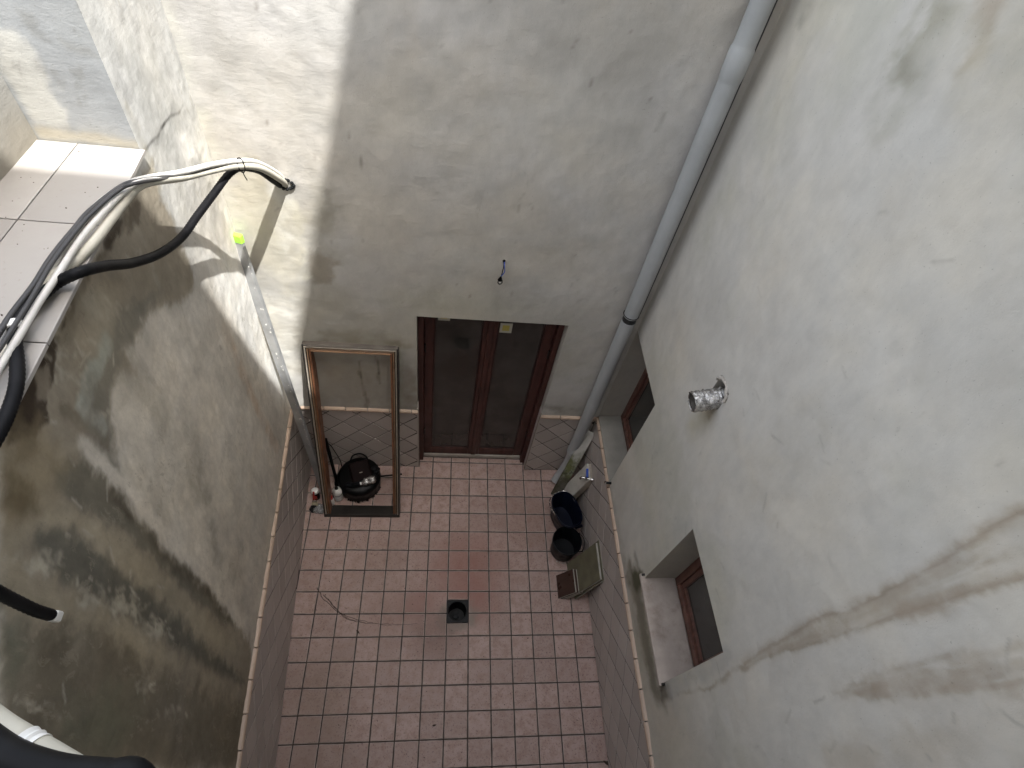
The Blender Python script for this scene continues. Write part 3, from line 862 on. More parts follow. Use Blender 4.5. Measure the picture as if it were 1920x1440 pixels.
    p.poly([(-2.68, 20.06), (-2.46, 19.77), (-2.80, 19.47), (-3.02, 19.70)], (0.29, 0.25, 0.195), 0.7, 0.05, 0.25)
    p.poly([(-1.71, 20.18), (-1.79, 19.83), (-1.93, 19.90), (-1.86, 20.16)], (0.40, 0.36, 0.28), 0.75, 0.06, 0.2)
    # the long pale tongue with its sharp lower edge
    p.poly([(-2.96, 18.41), (-2.85, 18.24), (-2.84, 17.81), (-2.83, 17.15), (-2.79, 16.18), (-2.80, 14.86), (-2.85, 13.04), (-2.89, 11.13), (-2.97, 9.44), (-3.06, 6.73), (-3.35, 6.53), (-3.33, 9.18), (-3.24, 10.88), (-3.24, 12.52), (-3.32, 14.39), (-3.22, 15.71), (-3.13, 17.00), (-3.05, 18.10)], (0.60, 0.555, 0.485), 0.85, 0.10, 0.25)
    p.poly([(-1.64, 18.00), (-1.18, 17.47), (-1.16, 16.03), (-1.21, 14.40), (-1.74, 13.42), (-2.13, 15.34), (-2.23, 16.71), (-2.20, 17.67)], (0.61, 0.565, 0.49), 0.6, 0.25, 0.4)
    p.poly([(0.30, 17.93), (1.61, 16.99), (2.02, 15.89), (1.83, 14.12), (0.72, 15.97), (0.04, 17.36)], (0.60, 0.555, 0.48), 0.5, 0.35, 0.5)
    # first dark tide below it
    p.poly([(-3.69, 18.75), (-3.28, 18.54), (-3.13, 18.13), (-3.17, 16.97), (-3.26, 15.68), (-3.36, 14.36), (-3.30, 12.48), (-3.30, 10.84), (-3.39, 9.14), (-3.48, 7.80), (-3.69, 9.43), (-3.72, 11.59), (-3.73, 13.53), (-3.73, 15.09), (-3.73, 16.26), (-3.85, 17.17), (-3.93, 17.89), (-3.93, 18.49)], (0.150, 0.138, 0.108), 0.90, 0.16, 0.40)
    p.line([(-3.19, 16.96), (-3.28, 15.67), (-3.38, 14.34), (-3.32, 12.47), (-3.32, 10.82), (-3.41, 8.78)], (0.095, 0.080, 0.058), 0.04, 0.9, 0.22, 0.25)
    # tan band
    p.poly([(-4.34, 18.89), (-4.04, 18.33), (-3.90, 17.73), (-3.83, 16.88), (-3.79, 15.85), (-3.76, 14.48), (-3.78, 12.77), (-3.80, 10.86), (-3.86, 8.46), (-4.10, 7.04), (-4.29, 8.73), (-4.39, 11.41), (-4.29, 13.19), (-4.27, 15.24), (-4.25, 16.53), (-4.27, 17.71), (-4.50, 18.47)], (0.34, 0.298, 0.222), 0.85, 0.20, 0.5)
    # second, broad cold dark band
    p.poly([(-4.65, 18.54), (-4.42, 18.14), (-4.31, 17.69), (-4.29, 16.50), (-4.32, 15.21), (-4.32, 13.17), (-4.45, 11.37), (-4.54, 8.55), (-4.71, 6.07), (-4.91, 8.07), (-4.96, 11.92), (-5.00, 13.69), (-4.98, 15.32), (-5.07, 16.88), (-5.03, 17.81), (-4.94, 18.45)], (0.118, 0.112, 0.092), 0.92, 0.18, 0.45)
    # second tan band and ochre smears
    p.poly([(-5.35, 18.95), (-5.22, 18.32), (-5.14, 17.70), (-5.16, 16.82), (-5.11, 15.22), (-5.11, 13.20), (-5.17, 11.59), (-5.43, 11.96), (-5.55, 14.06), (-5.57, 15.93), (-5.61, 17.19), (-5.68, 18.05), (-5.70, 18.69)], (0.345, 0.300, 0.220), 0.80, 0.28, 0.6)
    p.poly([(-3.93, 19.98), (-3.34, 19.46), (-3.42, 18.44), (-4.04, 18.33), (-4.43, 18.82), (-4.94, 19.25)], (0.265, 0.215, 0.135), 0.6, 0.4, 0.7)
    p.poly([(-4.27, 19.61), (-4.20, 19.13), (-4.31, 18.64), (-4.64, 19.01), (-4.64, 19.46)], (0.12, 0.092, 0.052), 0.75, 0.22, 0.5)
    p.poly([(-4.59, 18.70), (-5.06, 18.77), (-5.24, 18.51), (-5.32, 18.97), (-4.94, 19.25)], (0.33, 0.285, 0.20), 0.5, 0.3, 0.5)
    # dark foot of the wall
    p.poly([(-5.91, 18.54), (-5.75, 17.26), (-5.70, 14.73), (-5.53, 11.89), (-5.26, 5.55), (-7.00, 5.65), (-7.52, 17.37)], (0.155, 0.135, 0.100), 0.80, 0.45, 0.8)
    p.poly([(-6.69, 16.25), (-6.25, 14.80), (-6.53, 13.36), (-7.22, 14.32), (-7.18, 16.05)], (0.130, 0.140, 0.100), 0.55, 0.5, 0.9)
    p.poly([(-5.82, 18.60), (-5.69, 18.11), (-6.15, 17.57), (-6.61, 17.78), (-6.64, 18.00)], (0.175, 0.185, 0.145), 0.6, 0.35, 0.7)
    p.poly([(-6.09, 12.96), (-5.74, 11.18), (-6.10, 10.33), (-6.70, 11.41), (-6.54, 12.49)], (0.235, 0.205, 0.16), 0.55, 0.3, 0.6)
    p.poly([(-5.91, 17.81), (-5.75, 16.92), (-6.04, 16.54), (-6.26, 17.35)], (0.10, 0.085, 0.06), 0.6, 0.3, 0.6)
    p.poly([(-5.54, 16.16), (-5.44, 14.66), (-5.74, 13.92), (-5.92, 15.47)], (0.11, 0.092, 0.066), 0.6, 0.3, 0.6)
    p.line([(-5.66, 11.42), (-6.39, 10.98), (-7.22, 10.61)], (0.26, 0.23, 0.185), 0.05, 0.5, 0.25, 0.5)
    p.line([(-6.22, 17.52), (-6.63, 17.50), (-6.96, 17.40)], (0.28, 0.255, 0.20), 0.08, 0.5, 0.25, 0.4)
    # crumbling efflorescence
    rl_ = random.Random(5)
    for cx, cy, n_, sx_ in ((170, 1118, 40, 30), (215, 1140, 30, 22), (290, 1185, 40, 16), (262, 1175, 20, 14), (85, 1050, 26, 14), (265, 1285, 22, 20), (330, 1330, 14, 18), (70, 1330, 8, 20), (140, 700, 10, 26), (120, 650, 8, 22), (230, 470, 14, 26), (190, 560, 8, 26), (150, 770, 10, 20)):
        for _ in range(n_):
            u, v = PIX_L(cx + rl_.gauss(0, sx_), cy + rl_.gauss(0, 10))
            p.line([(u, v), (u + rl_.uniform(-0.10, 0.10), v - rl_.uniform(0.03, 0.30))], (0.40, 0.37, 0.30), 0.0, rl_.uniform(0.3, 0.9), rl_.uniform(0.05, 0.09), 0.18)
    for _ in range(30):                                            # fine scratches
        u, v = PIX_L(rl_.uniform(60, 330), rl_.uniform(380, 1400))
        a_ = rl_.uniform(0.6, 2.2)
        l_ = rl_.uniform(0.1, 0.5)
        p.line([(u, v), (u + math.cos(a_) * l_, v + math.sin(a_) * l_)], (0.42, 0.39, 0.33), 0.0, 0.7, 0.05, 0.1)
    for pts in ([(-1.83, 19.68), (-2.14, 19.67), (-2.29, 19.67)], [(-2.12, 19.20), (-2.19, 18.97)], [(-2.32, 18.94), (-2.41, 18.81)], [(-2.21, 19.21), (-2.19, 18.91)], [(-1.53, 19.05), (-1.95, 19.14), (-2.31, 19.28)]):
        p.line(pts, (0.40, 0.37, 0.30), 0.0, 0.55, 0.045, 0.06)
    p.poly([(-0.99, 19.83), (-0.43, 19.54), (-0.48, 19.18), (-1.02, 19.33)], (0.30, 0.275, 0.22), 0.45, 0.10, 0.35)
    p.poly([(-0.03, 19.94), (0.38, 19.46), (0.34, 18.95), (-0.21, 19.26), (-0.34, 19.71)], (0.17, 0.15, 0.115), 0.5, 0.12, 0.4)
    p.poly([(-1.26, 20.09), (-1.29, 19.62), (-1.68, 19.52), (-2.03, 19.79)], (0.20, 0.172, 0.125), 0.5, 0.10, 0.35)
    p.line([(1.55, 19.43), (1.55, 18.74), (1.36, 17.83)], (0.36, 0.335, 0.275), 0.03, 0.5, 0.10, 0.3)
    p.line([(-2.79, 19.07), (-2.69, 18.60), (-2.65, 17.83), (-2.58, 17.33)], (0.15, 0.125, 0.09), 0.04, 0.6, 0.14, 0.35)
    # rusty run and the crack
    p.line([(3.40, 14.16), (3.46, 12.01), (3.57, 8.95), (3.77, 6.65)], (0.46, 0.355, 0.265), 0.10, 0.7, 0.30, 0.3)
    p.line([(3.19, 20.06), (3.67, 19.96), (4.06, 19.89), (4.38, 19.90), (4.74, 19.86), (5.01, 19.84), (5.62, 19.62), (5.96, 19.63)], (0.045, 0.04, 0.035), 0.008, 0.9, 0.05, 0.10)
    p.poly([(5.02, 19.42), (6.06, 18.76), (6.70, 18.16), (5.76, 18.33), (5.01, 18.64), (4.84, 19.11)], (0.70, 0.69, 0.66), 0.8, 0.12, 0.3)
    p.line([(3.29, 20.95), (3.32, 20.49), (3.26, 20.11), (3.22, 19.17)], (0.38, 0.355, 0.29), 0.03, 0.5, 0.2, 0.4)
    p.line([(6.29, 20.32), (6.28, 18.25), (6.42, 15.70), (6.57, 14.53)], (0.64, 0.635, 0.60), 0.10, 0.6, 0.5, 0.8)
    return p
def PIX_L(u, v):
    # blends between four measured points of the wall's lower near corner: only places scattered flecks
    a, b = (u - 100) / 200.0, (v - 1000) / 300.0
    A, B_, C_, D_ = [(-4.50, 18.16), (-3.09, 14.65), (-6.52, 16.69), (-5.94, 12.61)]
    return tuple(A[i] * (1 - a) * (1 - b) + B_[i] * a * (1 - b) + C_[i] * (1 - a) * b + D_[i] * a * b for i in range(2))
body = MB()
body = MB()
quad(body, (xl(YF), YF, TH), (xl(YP), YP, TH), (xl(YP) - 1.5, YP, TH), (xl(YF) - 1.5, YF, TH), (-8, 0, 60))
quad(body, (-9.0, YF, -0.5), (-9.0, YB + 1.6, -0.5), (-9.0, YB + 1.6, TH), (-9.0, YF, TH), (-60, 0, 20))
U = axis_coords(YF, YB, 0.06, [YP], (-7.5, 3.0, 0.040))
W = axis_coords(0.0, HL, 0.070, [TH], (16.5, TH, 0.034))
nL = Vector((1, 0.068, 0)).normalized()
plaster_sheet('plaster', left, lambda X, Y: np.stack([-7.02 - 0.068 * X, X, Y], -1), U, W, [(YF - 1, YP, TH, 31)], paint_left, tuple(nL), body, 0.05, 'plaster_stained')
lp = lambda u, z, h: (-7.02 - 0.068 * u + nL.x * h, u + nL.y * h, z)
W_TOP = 5.36
wainscot(left, lp, YF, 6.66, 0.20, trim_phase=0.35)

# ---- right wall with two deep window openings
right = thing('right_wall', 'tall pale plaster wall with two small windows and a foil duct', 'wall', (XR, 0, 0))
HR = 60.0
A0, A1, AZ0, AZ1 = 3.07, YB - 0.02, 5.56, 11.75                    # far window
B0, B1, BZ0, BZ1 = -5.25, -1.84, 7.62, 12.30                       # near window
def paint_right(X, Y):
    p = Paint(X, Y, (0.525, 0.505, 0.465))
    p.blotch(51, 0.17, 0.42, 0.70, (0.425, 0.395, 0.35), 0.65, 1.0, 0.8)
    p.blotch(52, 0.33, 0.50, 0.74, (0.405, 0.39, 0.36), 0.50, 1.0, 0.7)
    p.blotch(53, 0.30, 0.54, 0.76, (0.53, 0.515, 0.48), 0.55, 0.8, 1.2)
    p.blotch(54, 0.25, 0.50, 0.72, (0.42, 0.41, 0.335), 0.45, 1.0, 0.8)
    # seeping cracks running down to the near window
    pk = (0.36, 0.315, 0.26)
    p.poly([(-5.62, 12.82), (-5.54, 14.76), (-5.52, 16.49), (-5.53, 18.02), (-5.57, 19.47), (-5.42, 20.65), (-5.42, 21.46), (-5.44, 21.99), (-6.21, 21.44), (-6.04, 20.69), (-6.06, 19.48), (-5.96, 17.74), (-5.78, 16.12), (-5.80, 14.09)], (0.435, 0.40, 0.345), 0.45, 0.30, 0.5)
    for pts, wd, am in (([(-5.89, 11.00), (-5.73, 13.05), (-5.59, 14.48), (-5.52, 15.89), (-5.52, 16.78), (-5.62, 17.49), (-5.60, 18.56), (-5.57, 19.47), (-5.49, 20.20), (-5.42, 20.75), (-5.39, 21.31), (-5.44, 21.91)], 0.035, 0.80),
                        ([(-5.75, 13.04), (-5.74, 14.63), (-5.84, 15.89), (-5.88, 16.80), (-5.90, 17.47), (-5.93, 18.34), (-5.96, 19.09), (-6.01, 19.84), (-6.05, 20.50), (-6.13, 21.28)], 0.05, 0.75),
                        ([(-5.56, 16.66), (-5.66, 17.63), (-5.74, 18.46), (-5.76, 18.98), (-5.80, 19.66)], 0.03, 0.65),
                        ([(-5.71, 15.77), (-5.74, 16.90), (-5.75, 18.17), (-5.82, 18.94)], 0.05, 0.6),
                        ([(-5.94, 18.73), (-6.02, 19.17), (-6.02, 19.94)], 0.09, 0.65),
                        ([(-5.46, 20.32), (-5.48, 20.80), (-5.53, 21.38)], 0.06, 0.55)):
        p.line(pts, pk, wd * 0.4, am * 0.75, 0.10, 0.30)
    top_ = [(-5.67, 13.23), (-5.59, 14.73), (-5.52, 15.89), (-5.50, 16.79), (-5.59, 17.51), (-5.57, 18.57), (-5.56, 19.48), (-5.48, 20.21), (-5.42, 20.75), (-5.38, 21.32), (-5.41, 21.93)]
    bot_ = [(-5.77, 13.31), (-5.75, 14.63), (-5.85, 15.88), (-5.89, 16.80), (-5.90, 17.46), (-5.94, 18.33), (-5.97, 19.09), (-6.02, 19.84), (-6.05, 20.50), (-6.10, 20.99), (-6.13, 21.43)]
    rs_ = random.Random(12)
    def along(t, q):
        i_ = min(int(t * 10), 9)
        f = t * 10 - i_
        a_ = [top_[i_][j] + (top_[i_ + 1][j] - top_[i_][j]) * f for j in range(2)]
        b_ = [bot_[i_][j] + (bot_[i_ + 1][j] - bot_[i_][j]) * f for j in range(2)]
        return tuple(a_[j] + (b_[j] - a_[j]) * q for j in range(2))
    for _ in range(80):
        t0, q0 = rs_.uniform(0.0, 0.85), rs_.random()
        L_ = rs_.uniform(0.06, 0.28)
        p.line([along(min(1, t0 + L_ * i_ / 5), min(1, max(0, q0 + rs_.gauss(0, 0.03)))) for i_ in range(6)], rs_.choice(((0.37, 0.325, 0.27), (0.33, 0.28, 0.22), (0.40, 0.365, 0.30))), 0.0, rs_.uniform(0.22, 0.6), rs_.uniform(0.04, 0.12), 0.13)
    for ln in (top_, bot_):
        p.line(ln, (0.25, 0.212, 0.165), 0.0, 0.85, 0.055, 0.13)
        p.line([(x_ + 0.03, y_ - 0.04) for x_, y_ in ln], (0.37, 0.325, 0.27), 0.02, 0.5, 0.14, 0.18)
    p.line([(-5.70, 8.70), (-5.89, 11.00), (-5.74, 12.28), (-5.70, 13.21)], (0.33, 0.29, 0.235), 0.0, 0.7, 0.09, 0.25)
    p.line([(-5.94, 18.73), (-6.02, 19.17), (-6.02, 19.94)], (0.34, 0.28, 0.22), 0.05, 0.6, 0.2, 0.4)
    b0_ = [(-6.76, 16.23), (-6.66, 17.56), (-6.68, 18.60), (-6.78, 19.52)]
    b1_ = [(-6.92, 16.63), (-7.10, 17.82), (-7.17, 18.73), (-7.19, 19.63)]
    for _ in range(56):
        i_, f, q0 = rs_.randrange(3), rs_.random(), rs_.random()
        a_ = [b0_[i_][j] + (b0_[i_ + 1][j] - b0_[i_][j]) * f for j in range(2)]
        c_ = [b1_[i_][j] + (b1_[i_ + 1][j] - b1_[i_][j]) * f for j in range(2)]
        o_ = [a_[j] + (c_[j] - a_[j]) * q0 for j in range(2)]
        d_ = [(b0_[3][j] - b0_[0][j]) * rs_.uniform(0.12, 0.4) for j in range(2)]
        p.line([tuple(o_), (o_[0] + d_[0] * 0.5, o_[1] + d_[1] * 0.45), (o_[0] + d_[0], o_[1] + d_[1])], rs_.choice(((0.34, 0.29, 0.23), (0.37, 0.32, 0.26), (0.28, 0.235, 0.185))), 0.0, rs_.uniform(0.22, 0.6), rs_.uniform(0.04, 0.12), 0.14)
    p.poly([(-6.76, 16.23), (-6.66, 17.56), (-6.68, 18.60), (-6.78, 19.52), (-7.17, 19.64), (-7.23, 19.11), (-7.11, 18.07), (-6.92, 16.78)], (0.43, 0.39, 0.335), 0.4, 0.40, 0.8)
    for y0 in (1270, 1306):
        p.line([*[(-6.82, 16.53)]] + [PIX_R(1640 + q * 45, y0 + 8 * math.sin(q * 2.1 + y0) - q * 4) for q in range(5)], (0.33, 0.285, 0.23), 0.005, 0.5, 0.09, 0.4)
    p.line([(-6.92, 17.39), (-6.99, 18.39), (-7.08, 19.22), (-7.20, 20.06)], (0.30, 0.245, 0.19), 0.03, 0.5, 0.14, 0.4)
    p.poly([(-7.23, 17.98), (-7.06, 20.15), (-7.06, 20.85), (-7.90, 20.27), (-7.89, 18.13)], (0.425, 0.375, 0.31), 0.45, 0.8, 1.2)
    p.line([(-7.78, 15.55), (-7.77, 17.62), (-7.79, 18.73)], (0.37, 0.32, 0.255), 0.08, 0.45, 0.4, 0.6)
    # rain marks at the top
    p.poly([(2.31, 24.94), (1.62, 25.17), (1.33, 24.97), (1.28, 24.66), (1.59, 24.33), (1.45, 24.05), (1.67, 23.87), (2.04, 23.97), (1.98, 24.34), (2.06, 24.72)], (0.315, 0.30, 0.235), 0.75, 0.35, 0.8)
    p.poly([(1.87, 24.00), (1.57, 24.17), (1.30, 24.03), (1.43, 23.84), (1.79, 23.81)], (0.25, 0.24, 0.19), 0.65, 0.25, 0.5)
    p.line([(1.40, 24.08), (1.43, 23.71), (1.43, 23.28)], (0.36, 0.345, 0.29), 0.12, 0.55, 0.6, 0.7)
    p.line([(0.85, 25.35), (0.71, 25.05), (0.46, 24.79), (0.50, 24.51)], (0.33, 0.285, 0.225), 0.05, 0.7, 0.25, 0.5)
    p.poly([(1.11, 25.33), (0.74, 25.45), (0.64, 25.15), (0.92, 25.05)], (0.36, 0.29, 0.22), 0.6, 0.3, 0.6)
    p.poly([(1.19, 24.88), (0.14, 25.39), (-0.77, 24.76), (-0.14, 24.38)], (0.44, 0.41, 0.33), 0.6, 0.8, 1.2)
    p.line([(5.59, 23.68), (5.65, 23.29)], (0.27, 0.26, 0.23), 0.05, 0.6, 0.25, 0.4)
    # damp round the near sill
    p.poly([(-0.72, 6.46), (-1.54, 7.35), (-2.53, 7.10), (-3.62, 7.07), (-5.33, 7.19), (-5.99, 7.57), (-5.55, 6.52), (-3.98, 6.26), (-2.30, 6.26), (-1.05, 5.54)], (0.17, 0.155, 0.12), 0.85, 0.25, 0.6)
    p.poly([(-1.18, 6.55), (-1.58, 7.64), (-2.09, 7.54), (-1.99, 6.57), (-1.52, 6.01)], (0.075, 0.075, 0.045), 0.85, 0.15, 0.4)
    p.poly([(-5.01, 7.22), (-5.39, 8.17), (-5.76, 8.10), (-5.72, 7.22)], (0.08, 0.07, 0.05), 0.75, 0.15, 0.3)
    p.line([(-0.76, 7.14), (-1.54, 7.35)], (0.14, 0.13, 0.10), 0.04, 0.7, 0.2, 0.3)
    p.poly([(-0.96, 11.54), (-1.63, 12.47), (-2.42, 12.59), (-1.83, 12.34), (-1.81, 10.05), (-1.65, 9.08)], (0.40, 0.39, 0.37), 0.5, 0.35, 0.4)
    p.line([(-5.46, 8.13), (-5.35, 10.59), (-5.33, 12.38)], (0.39, 0.385, 0.375), 0.2, 0.6, 0.25, 0.3)
    p.line([(4.03, 5.10), (1.74, 5.48), (-1.43, 6.06), (-4.14, 6.17)], (0.31, 0.29, 0.25), 0.12, 0.6, 0.4, 0.4)
    # rust run under the duct, hairline scratches
    p.poly([(0.98, 14.47), (0.40, 15.27), (0.30, 14.65), (0.58, 13.60), (0.96, 13.61)], (0.40, 0.36, 0.25), 0.55, 0.4, 0.5)
    p.line([(0.46, 15.23), (0.45, 14.93)], (0.20, 0.14, 0.07), 0.03, 0.7, 0.14, 0.2)
    p.line([(-2.16, 18.50), (-2.27, 17.58), (-2.29, 16.35)], (0.43, 0.40, 0.345), 0.3, 0.4, 0.8, 0.8)
    rl_ = random.Random(9)
    for q in range(60):
        x, z = rl_.uniform(-8, 3), rl_.uniform(10, 26)
        a = rl_.uniform(0, 6.28)
        L_ = rl_.uniform(0.05, 0.5)
        p.line([(x, z), (x + math.cos(a) * L_, z + math.sin(a) * L_)], (0.33, 0.31, 0.28), 0.003, 0.6, 0.05, 0.12)
    return p
def PIX_R(u, v):
    a, b = (u - 1500) / 350.0, (v - 1200) / 150.0
    A, B_, C_, D_ = [(-5.71, 15.77), (-6.63, 20.01), (-7.06, 14.89), (-7.53, 19.39)]
    return tuple(A[i] * (1 - a) * (1 - b) + B_[i] * a * (1 - b) + C_[i] * (1 - a) * b + D_[i] * a * b for i in range(2))
HOLE = (0.36, 1.04, 15.42, 16.16)                                  # rough hole of the duct
body = MB()
XI = 8.05
for (y0, y1, z0, z1) in ((A0, A1, AZ0, AZ1), (B0, B1, BZ0, BZ1)):
    m_ = (XR + 0.5, (y0 + y1) / 2, (z0 + z1) / 2)
    quad(body, (XR, y0, z0), (XI + 0.5, y0, z0), (XI + 0.5, y0, z1), (XR, y0, z1), m_)
    quad(body, (XR, y1, z0), (XI + 0.5, y1, z0), (XI + 0.5, y1, z1), (XR, y1, z1), m_)
    quad(body, (XR, y0, z1), (XI + 0.5, y0, z1), (XI + 0.5, y1, z1), (XR, y1, z1), m_)
    quad(body, (XR, y0, z0), (XI + 0.5, y0, z0), (XI + 0.5, y1, z0), (XR, y1, z0), m_)
hy0, hy1, hz0, hz1 = HOLE
m_ = (XR + 0.5, 0.7, 15.8)
quad(body, (XR, hy0, hz0), (XI, hy0, hz0), (XI, hy0, hz1), (XR, hy0, hz1), m_)
quad(body, (XR, hy1, hz0), (XI, hy1, hz0), (XI, hy1, hz1), (XR, hy1, hz1), m_)
quad(body, (XR, hy0, hz1), (XI, hy0, hz1), (XI, hy1, hz1), (XR, hy1, hz1), m_)
quad(body, (XR, hy0, hz0), (XI, hy0, hz0), (XI, hy1, hz0), (XR, hy1, hz0), m_)
quad(body, (XI, hy0, hz0), (XI, hy1, hz0), (XI, hy1, hz1), (XI, hy0, hz1), m_)
quad(body, (9.2, YF, -0.5), (9.2, YB, -0.5), (9.2, YB, HR), (9.2, YF, HR), (60, 0, 20))
quad(body, (XR, YF, HR), (XR, YB + 1.6, HR), (9.2, YB + 1.6, HR), (9.2, YF, HR), (8, 0, 90))
quad(body, (XR, YF, 28.0), (XR, YB, 28.0), (XR, YB, HR), (XR, YF, HR), (-20, 0, 40))
U = axis_coords(YF, YB, 0.075, [A0, A1, B0, B1, hy0, hy1], (-8.0, -2.2, 0.038))
W = axis_coords(0.0, 28.0, 0.075, [AZ0, AZ1, BZ0, BZ1, hz0, hz1], (10.5, 21.0, 0.040))
plaster_sheet('plaster', right, lambda X, Y: np.stack([np.full_like(X, XR), X, Y], -1), U, W,
              [(A0, A1, AZ0, AZ1), (B0, B1, BZ0, BZ1), HOLE], paint_right, (-1, 0, 0), body, 0.035, 'plaster_smooth')
rp = lambda u, z, h: (XR - h, u, z)
wainscot(right, rp, YF, 6.66, 0.33, trim_phase=0.78)

def window(y0, y1, z0, z1, x):
    fm = MB()
    w = 0.30
    fm.box((x, y0, z0), (x + 0.30, y0 + w, z1), 0.02); fm.box((x, y1 - w, z0), (x + 0.30, y1, z1), 0.02)
    fm.box((x, y0 + w, z0), (x + 0.30, y1 - w, z0 + w), 0.02); fm.box((x, y0 + w, z1 - w), (x + 0.30, y1 - w, z1), 0.02)
    win = fm.part('window', M['window_wood'], right)
    sm_ = MB()
    a, b = y0 + w, y1 - w
    c_, d = z0 + w, z1 - w
    s_ = 0.20
    sm_.box((x + 0.08, a, c_), (x + 0.26, a + s_, d), 0.02); sm_.box((x + 0.08, b - s_, c_), (x + 0.26, b, d), 0.02)
    sm_.box((x + 0.08, a + s_, c_), (x + 0.26, b - s_, c_ + s_), 0.02); sm_.box((x + 0.08, a + s_, d - s_), (x + 0.26, b - s_, d), 0.02)
    sm_.part('sash', M['window_wood'], win)
    gm = MB(); gm.box((x + 0.15, a + s_, c_ + s_), (x + 0.19, b - s_, d - s_)); gm.part('glass_pane', M['glass'], win)
    return win
wa = window(A0 + 0.01, A1 - 0.01, AZ0 + 0.08, AZ1 - 0.01, 8.02)
sa = MB(); sa.box((XR - 0.02, A0 + 0.01, AZ0 + 0.002), (8.02, A1 - 0.01, AZ0 + 0.08), 0.02); sa.part('window_sill', M['render_sill'], wa)
wb = window(B0 + 0.01, B1 - 0.01, BZ0 + 0.12, BZ1 - 0.01, 8.08)
sb = MB()
sb.box((XR - 0.16, B0 - 0.09, BZ0 + 0.004), (8.08, B1 + 0.17, BZ0 + 0.12), 0.02)
sb.part('window_sill', M['sill'], wb)
for y_ in (B0 - 0.06, B1 + 0.10):
    nb_ = MB(); nb_.box((XR - 0.10, y_ - 0.03, BZ0 - 0.02), (XR + 0.05, y_ + 0.05, BZ0 + 0.20), 0.02); nb_.part('sill_stop', M['bronze'], wb)

# ---- terrace over the left side, its far wall, its side wall and the front wall behind the viewer
terrace = thing('terrace_floor', None, None, (-8.0, 0, ZT), kind='structure')
tb = MB(); tb.box((-9.2, YF, TH + 0.002), (-7.5, YP, ZT - 0.09)); tb.part('tile_bed', M['pale_grout'], terrace)
ys = [YF, -7.9, -5.1, -2.30, 0.50, YP - 0.02]
def edge_x(y): return xl(y) + 0.13
for a, b in zip(ys[:-1], ys[1:]):
    for x0, x1 in ((-9.2, -8.4), (-8.4, None)):
        poly = [(x0, a), (x1 if x1 else edge_x(a), a), (x1 if x1 else edge_x(b), b), (x0, b)]
        poly = inset(poly, 0.012)
        mb = MB(); tile_mesh(mb, poly, lambda u, v, h: (u, v, ZT + h), 0.075, 0.012)
        o = mb.part('tile', M['terrace_tile'], terrace)

tr = random.Random(21)
tg = MB()
for i in range(34):
    x, y = tr.uniform(-9.0, -7.2), tr.uniform(-3.0, 2.8)
    if x > edge_x(y) - 0.1: continue
    r_ = tr.uniform(0.005, 0.016)
    tg.lathe((x, y, ZT - 0.001), (0, 0, 1), [(r_, 0), (r_ * 0.8, r_ * 0.35), (0, r_ * 0.5)], 6, 1, tr.uniform(0.4, 1.8))
tgo = tg.part('grit', M['leaf'], terrace); tgo['kind'] = 'stuff'

far = thing('terrace_wall', 'sunlit grey painted wall at the far end of the terrace', 'wall', (-8.2, YP, ZT))
def paint_far(X, Y):
    p = Paint(X, Y, (0.265, 0.272, 0.272))
    p.blotch(61, 0.5, 0.45, 0.7, (0.31, 0.31, 0.30), 0.5)
    p.poly([(-8.76, 22.23), (-8.49, 22.26), (-8.35, 22.10), (-8.36, 21.83), (-8.31, 21.46), (-8.37, 21.05), (-8.45, 20.56), (-9.00, 20.44), (-9.06, 20.97), (-9.12, 21.56)], (0.42, 0.41, 0.375), 0.85, 0.10, 0.35)
    p.poly([(-8.31, 22.63), (-8.06, 22.60), (-8.05, 22.35), (-7.92, 22.19), (-7.89, 22.11), (-8.08, 22.13), (-8.21, 22.29), (-8.30, 22.45)], (0.205, 0.205, 0.195), 0.7, 0.08, 0.3)
    p.poly([(-7.78, 22.30), (-7.50, 22.15), (-7.18, 22.05), (-7.18, 21.96), (-7.49, 21.97), (-7.72, 22.04), (-7.80, 22.16)], (0.205, 0.203, 0.19), 0.65, 0.08, 0.3)
    p.poly([(-9.13, 20.18), (-9.14, 20.45), (-8.35, 20.46), (-7.15, 20.39), (-7.17, 20.16)], (0.36, 0.325, 0.255), 0.85, 0.10, 0.25)
    p.poly([(-8.61, 20.54), (-7.70, 20.58), (-7.17, 20.39), (-8.36, 20.45)], (0.27, 0.262, 0.235), 0.5, 0.2, 0.3)
    p.blotch(62, 2.5, 0.60, 0.75, (0.17, 0.165, 0.15), 0.4)
    return p
body = MB()
U = axis_coords(-9.6, xl(YP), 0.05, [])
W = axis_coords(ZT - 0.2, HL, 0.08, [])
plaster_sheet('plaster', far, lambda X, Y: np.stack([X, np.full_like(X, YP), Y], -1), U, W, [], paint_far, (0, -1, 0), body, 0.03)

side = thing('terrace_side_wall', 'rendered grey wall along the outer side of the terrace', 'wall', (-9.15, -2, ZT))
def paint_side(X, Y):
    p = Paint(X, Y, (0.33, 0.325, 0.305))
    p.blotch(71, 0.6, 0.45, 0.7, (0.27, 0.26, 0.24), 0.6)
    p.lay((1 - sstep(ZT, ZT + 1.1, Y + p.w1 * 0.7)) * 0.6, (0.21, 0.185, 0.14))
    return p
HS = 22.4
body = MB()
body.box((-10.2, YF, ZT - 0.5), (-9.25, YP, HS))
U = axis_coords(YF, YP, 0.10, [])
W = axis_coords(ZT - 0.2, HS, 0.10, [])
plaster_sheet('plaster', side, lambda X, Y: np.stack([np.full_like(X, -9.16), X, Y], -1), U, W, [], paint_side, (1, 0, 0), body, 0.03)

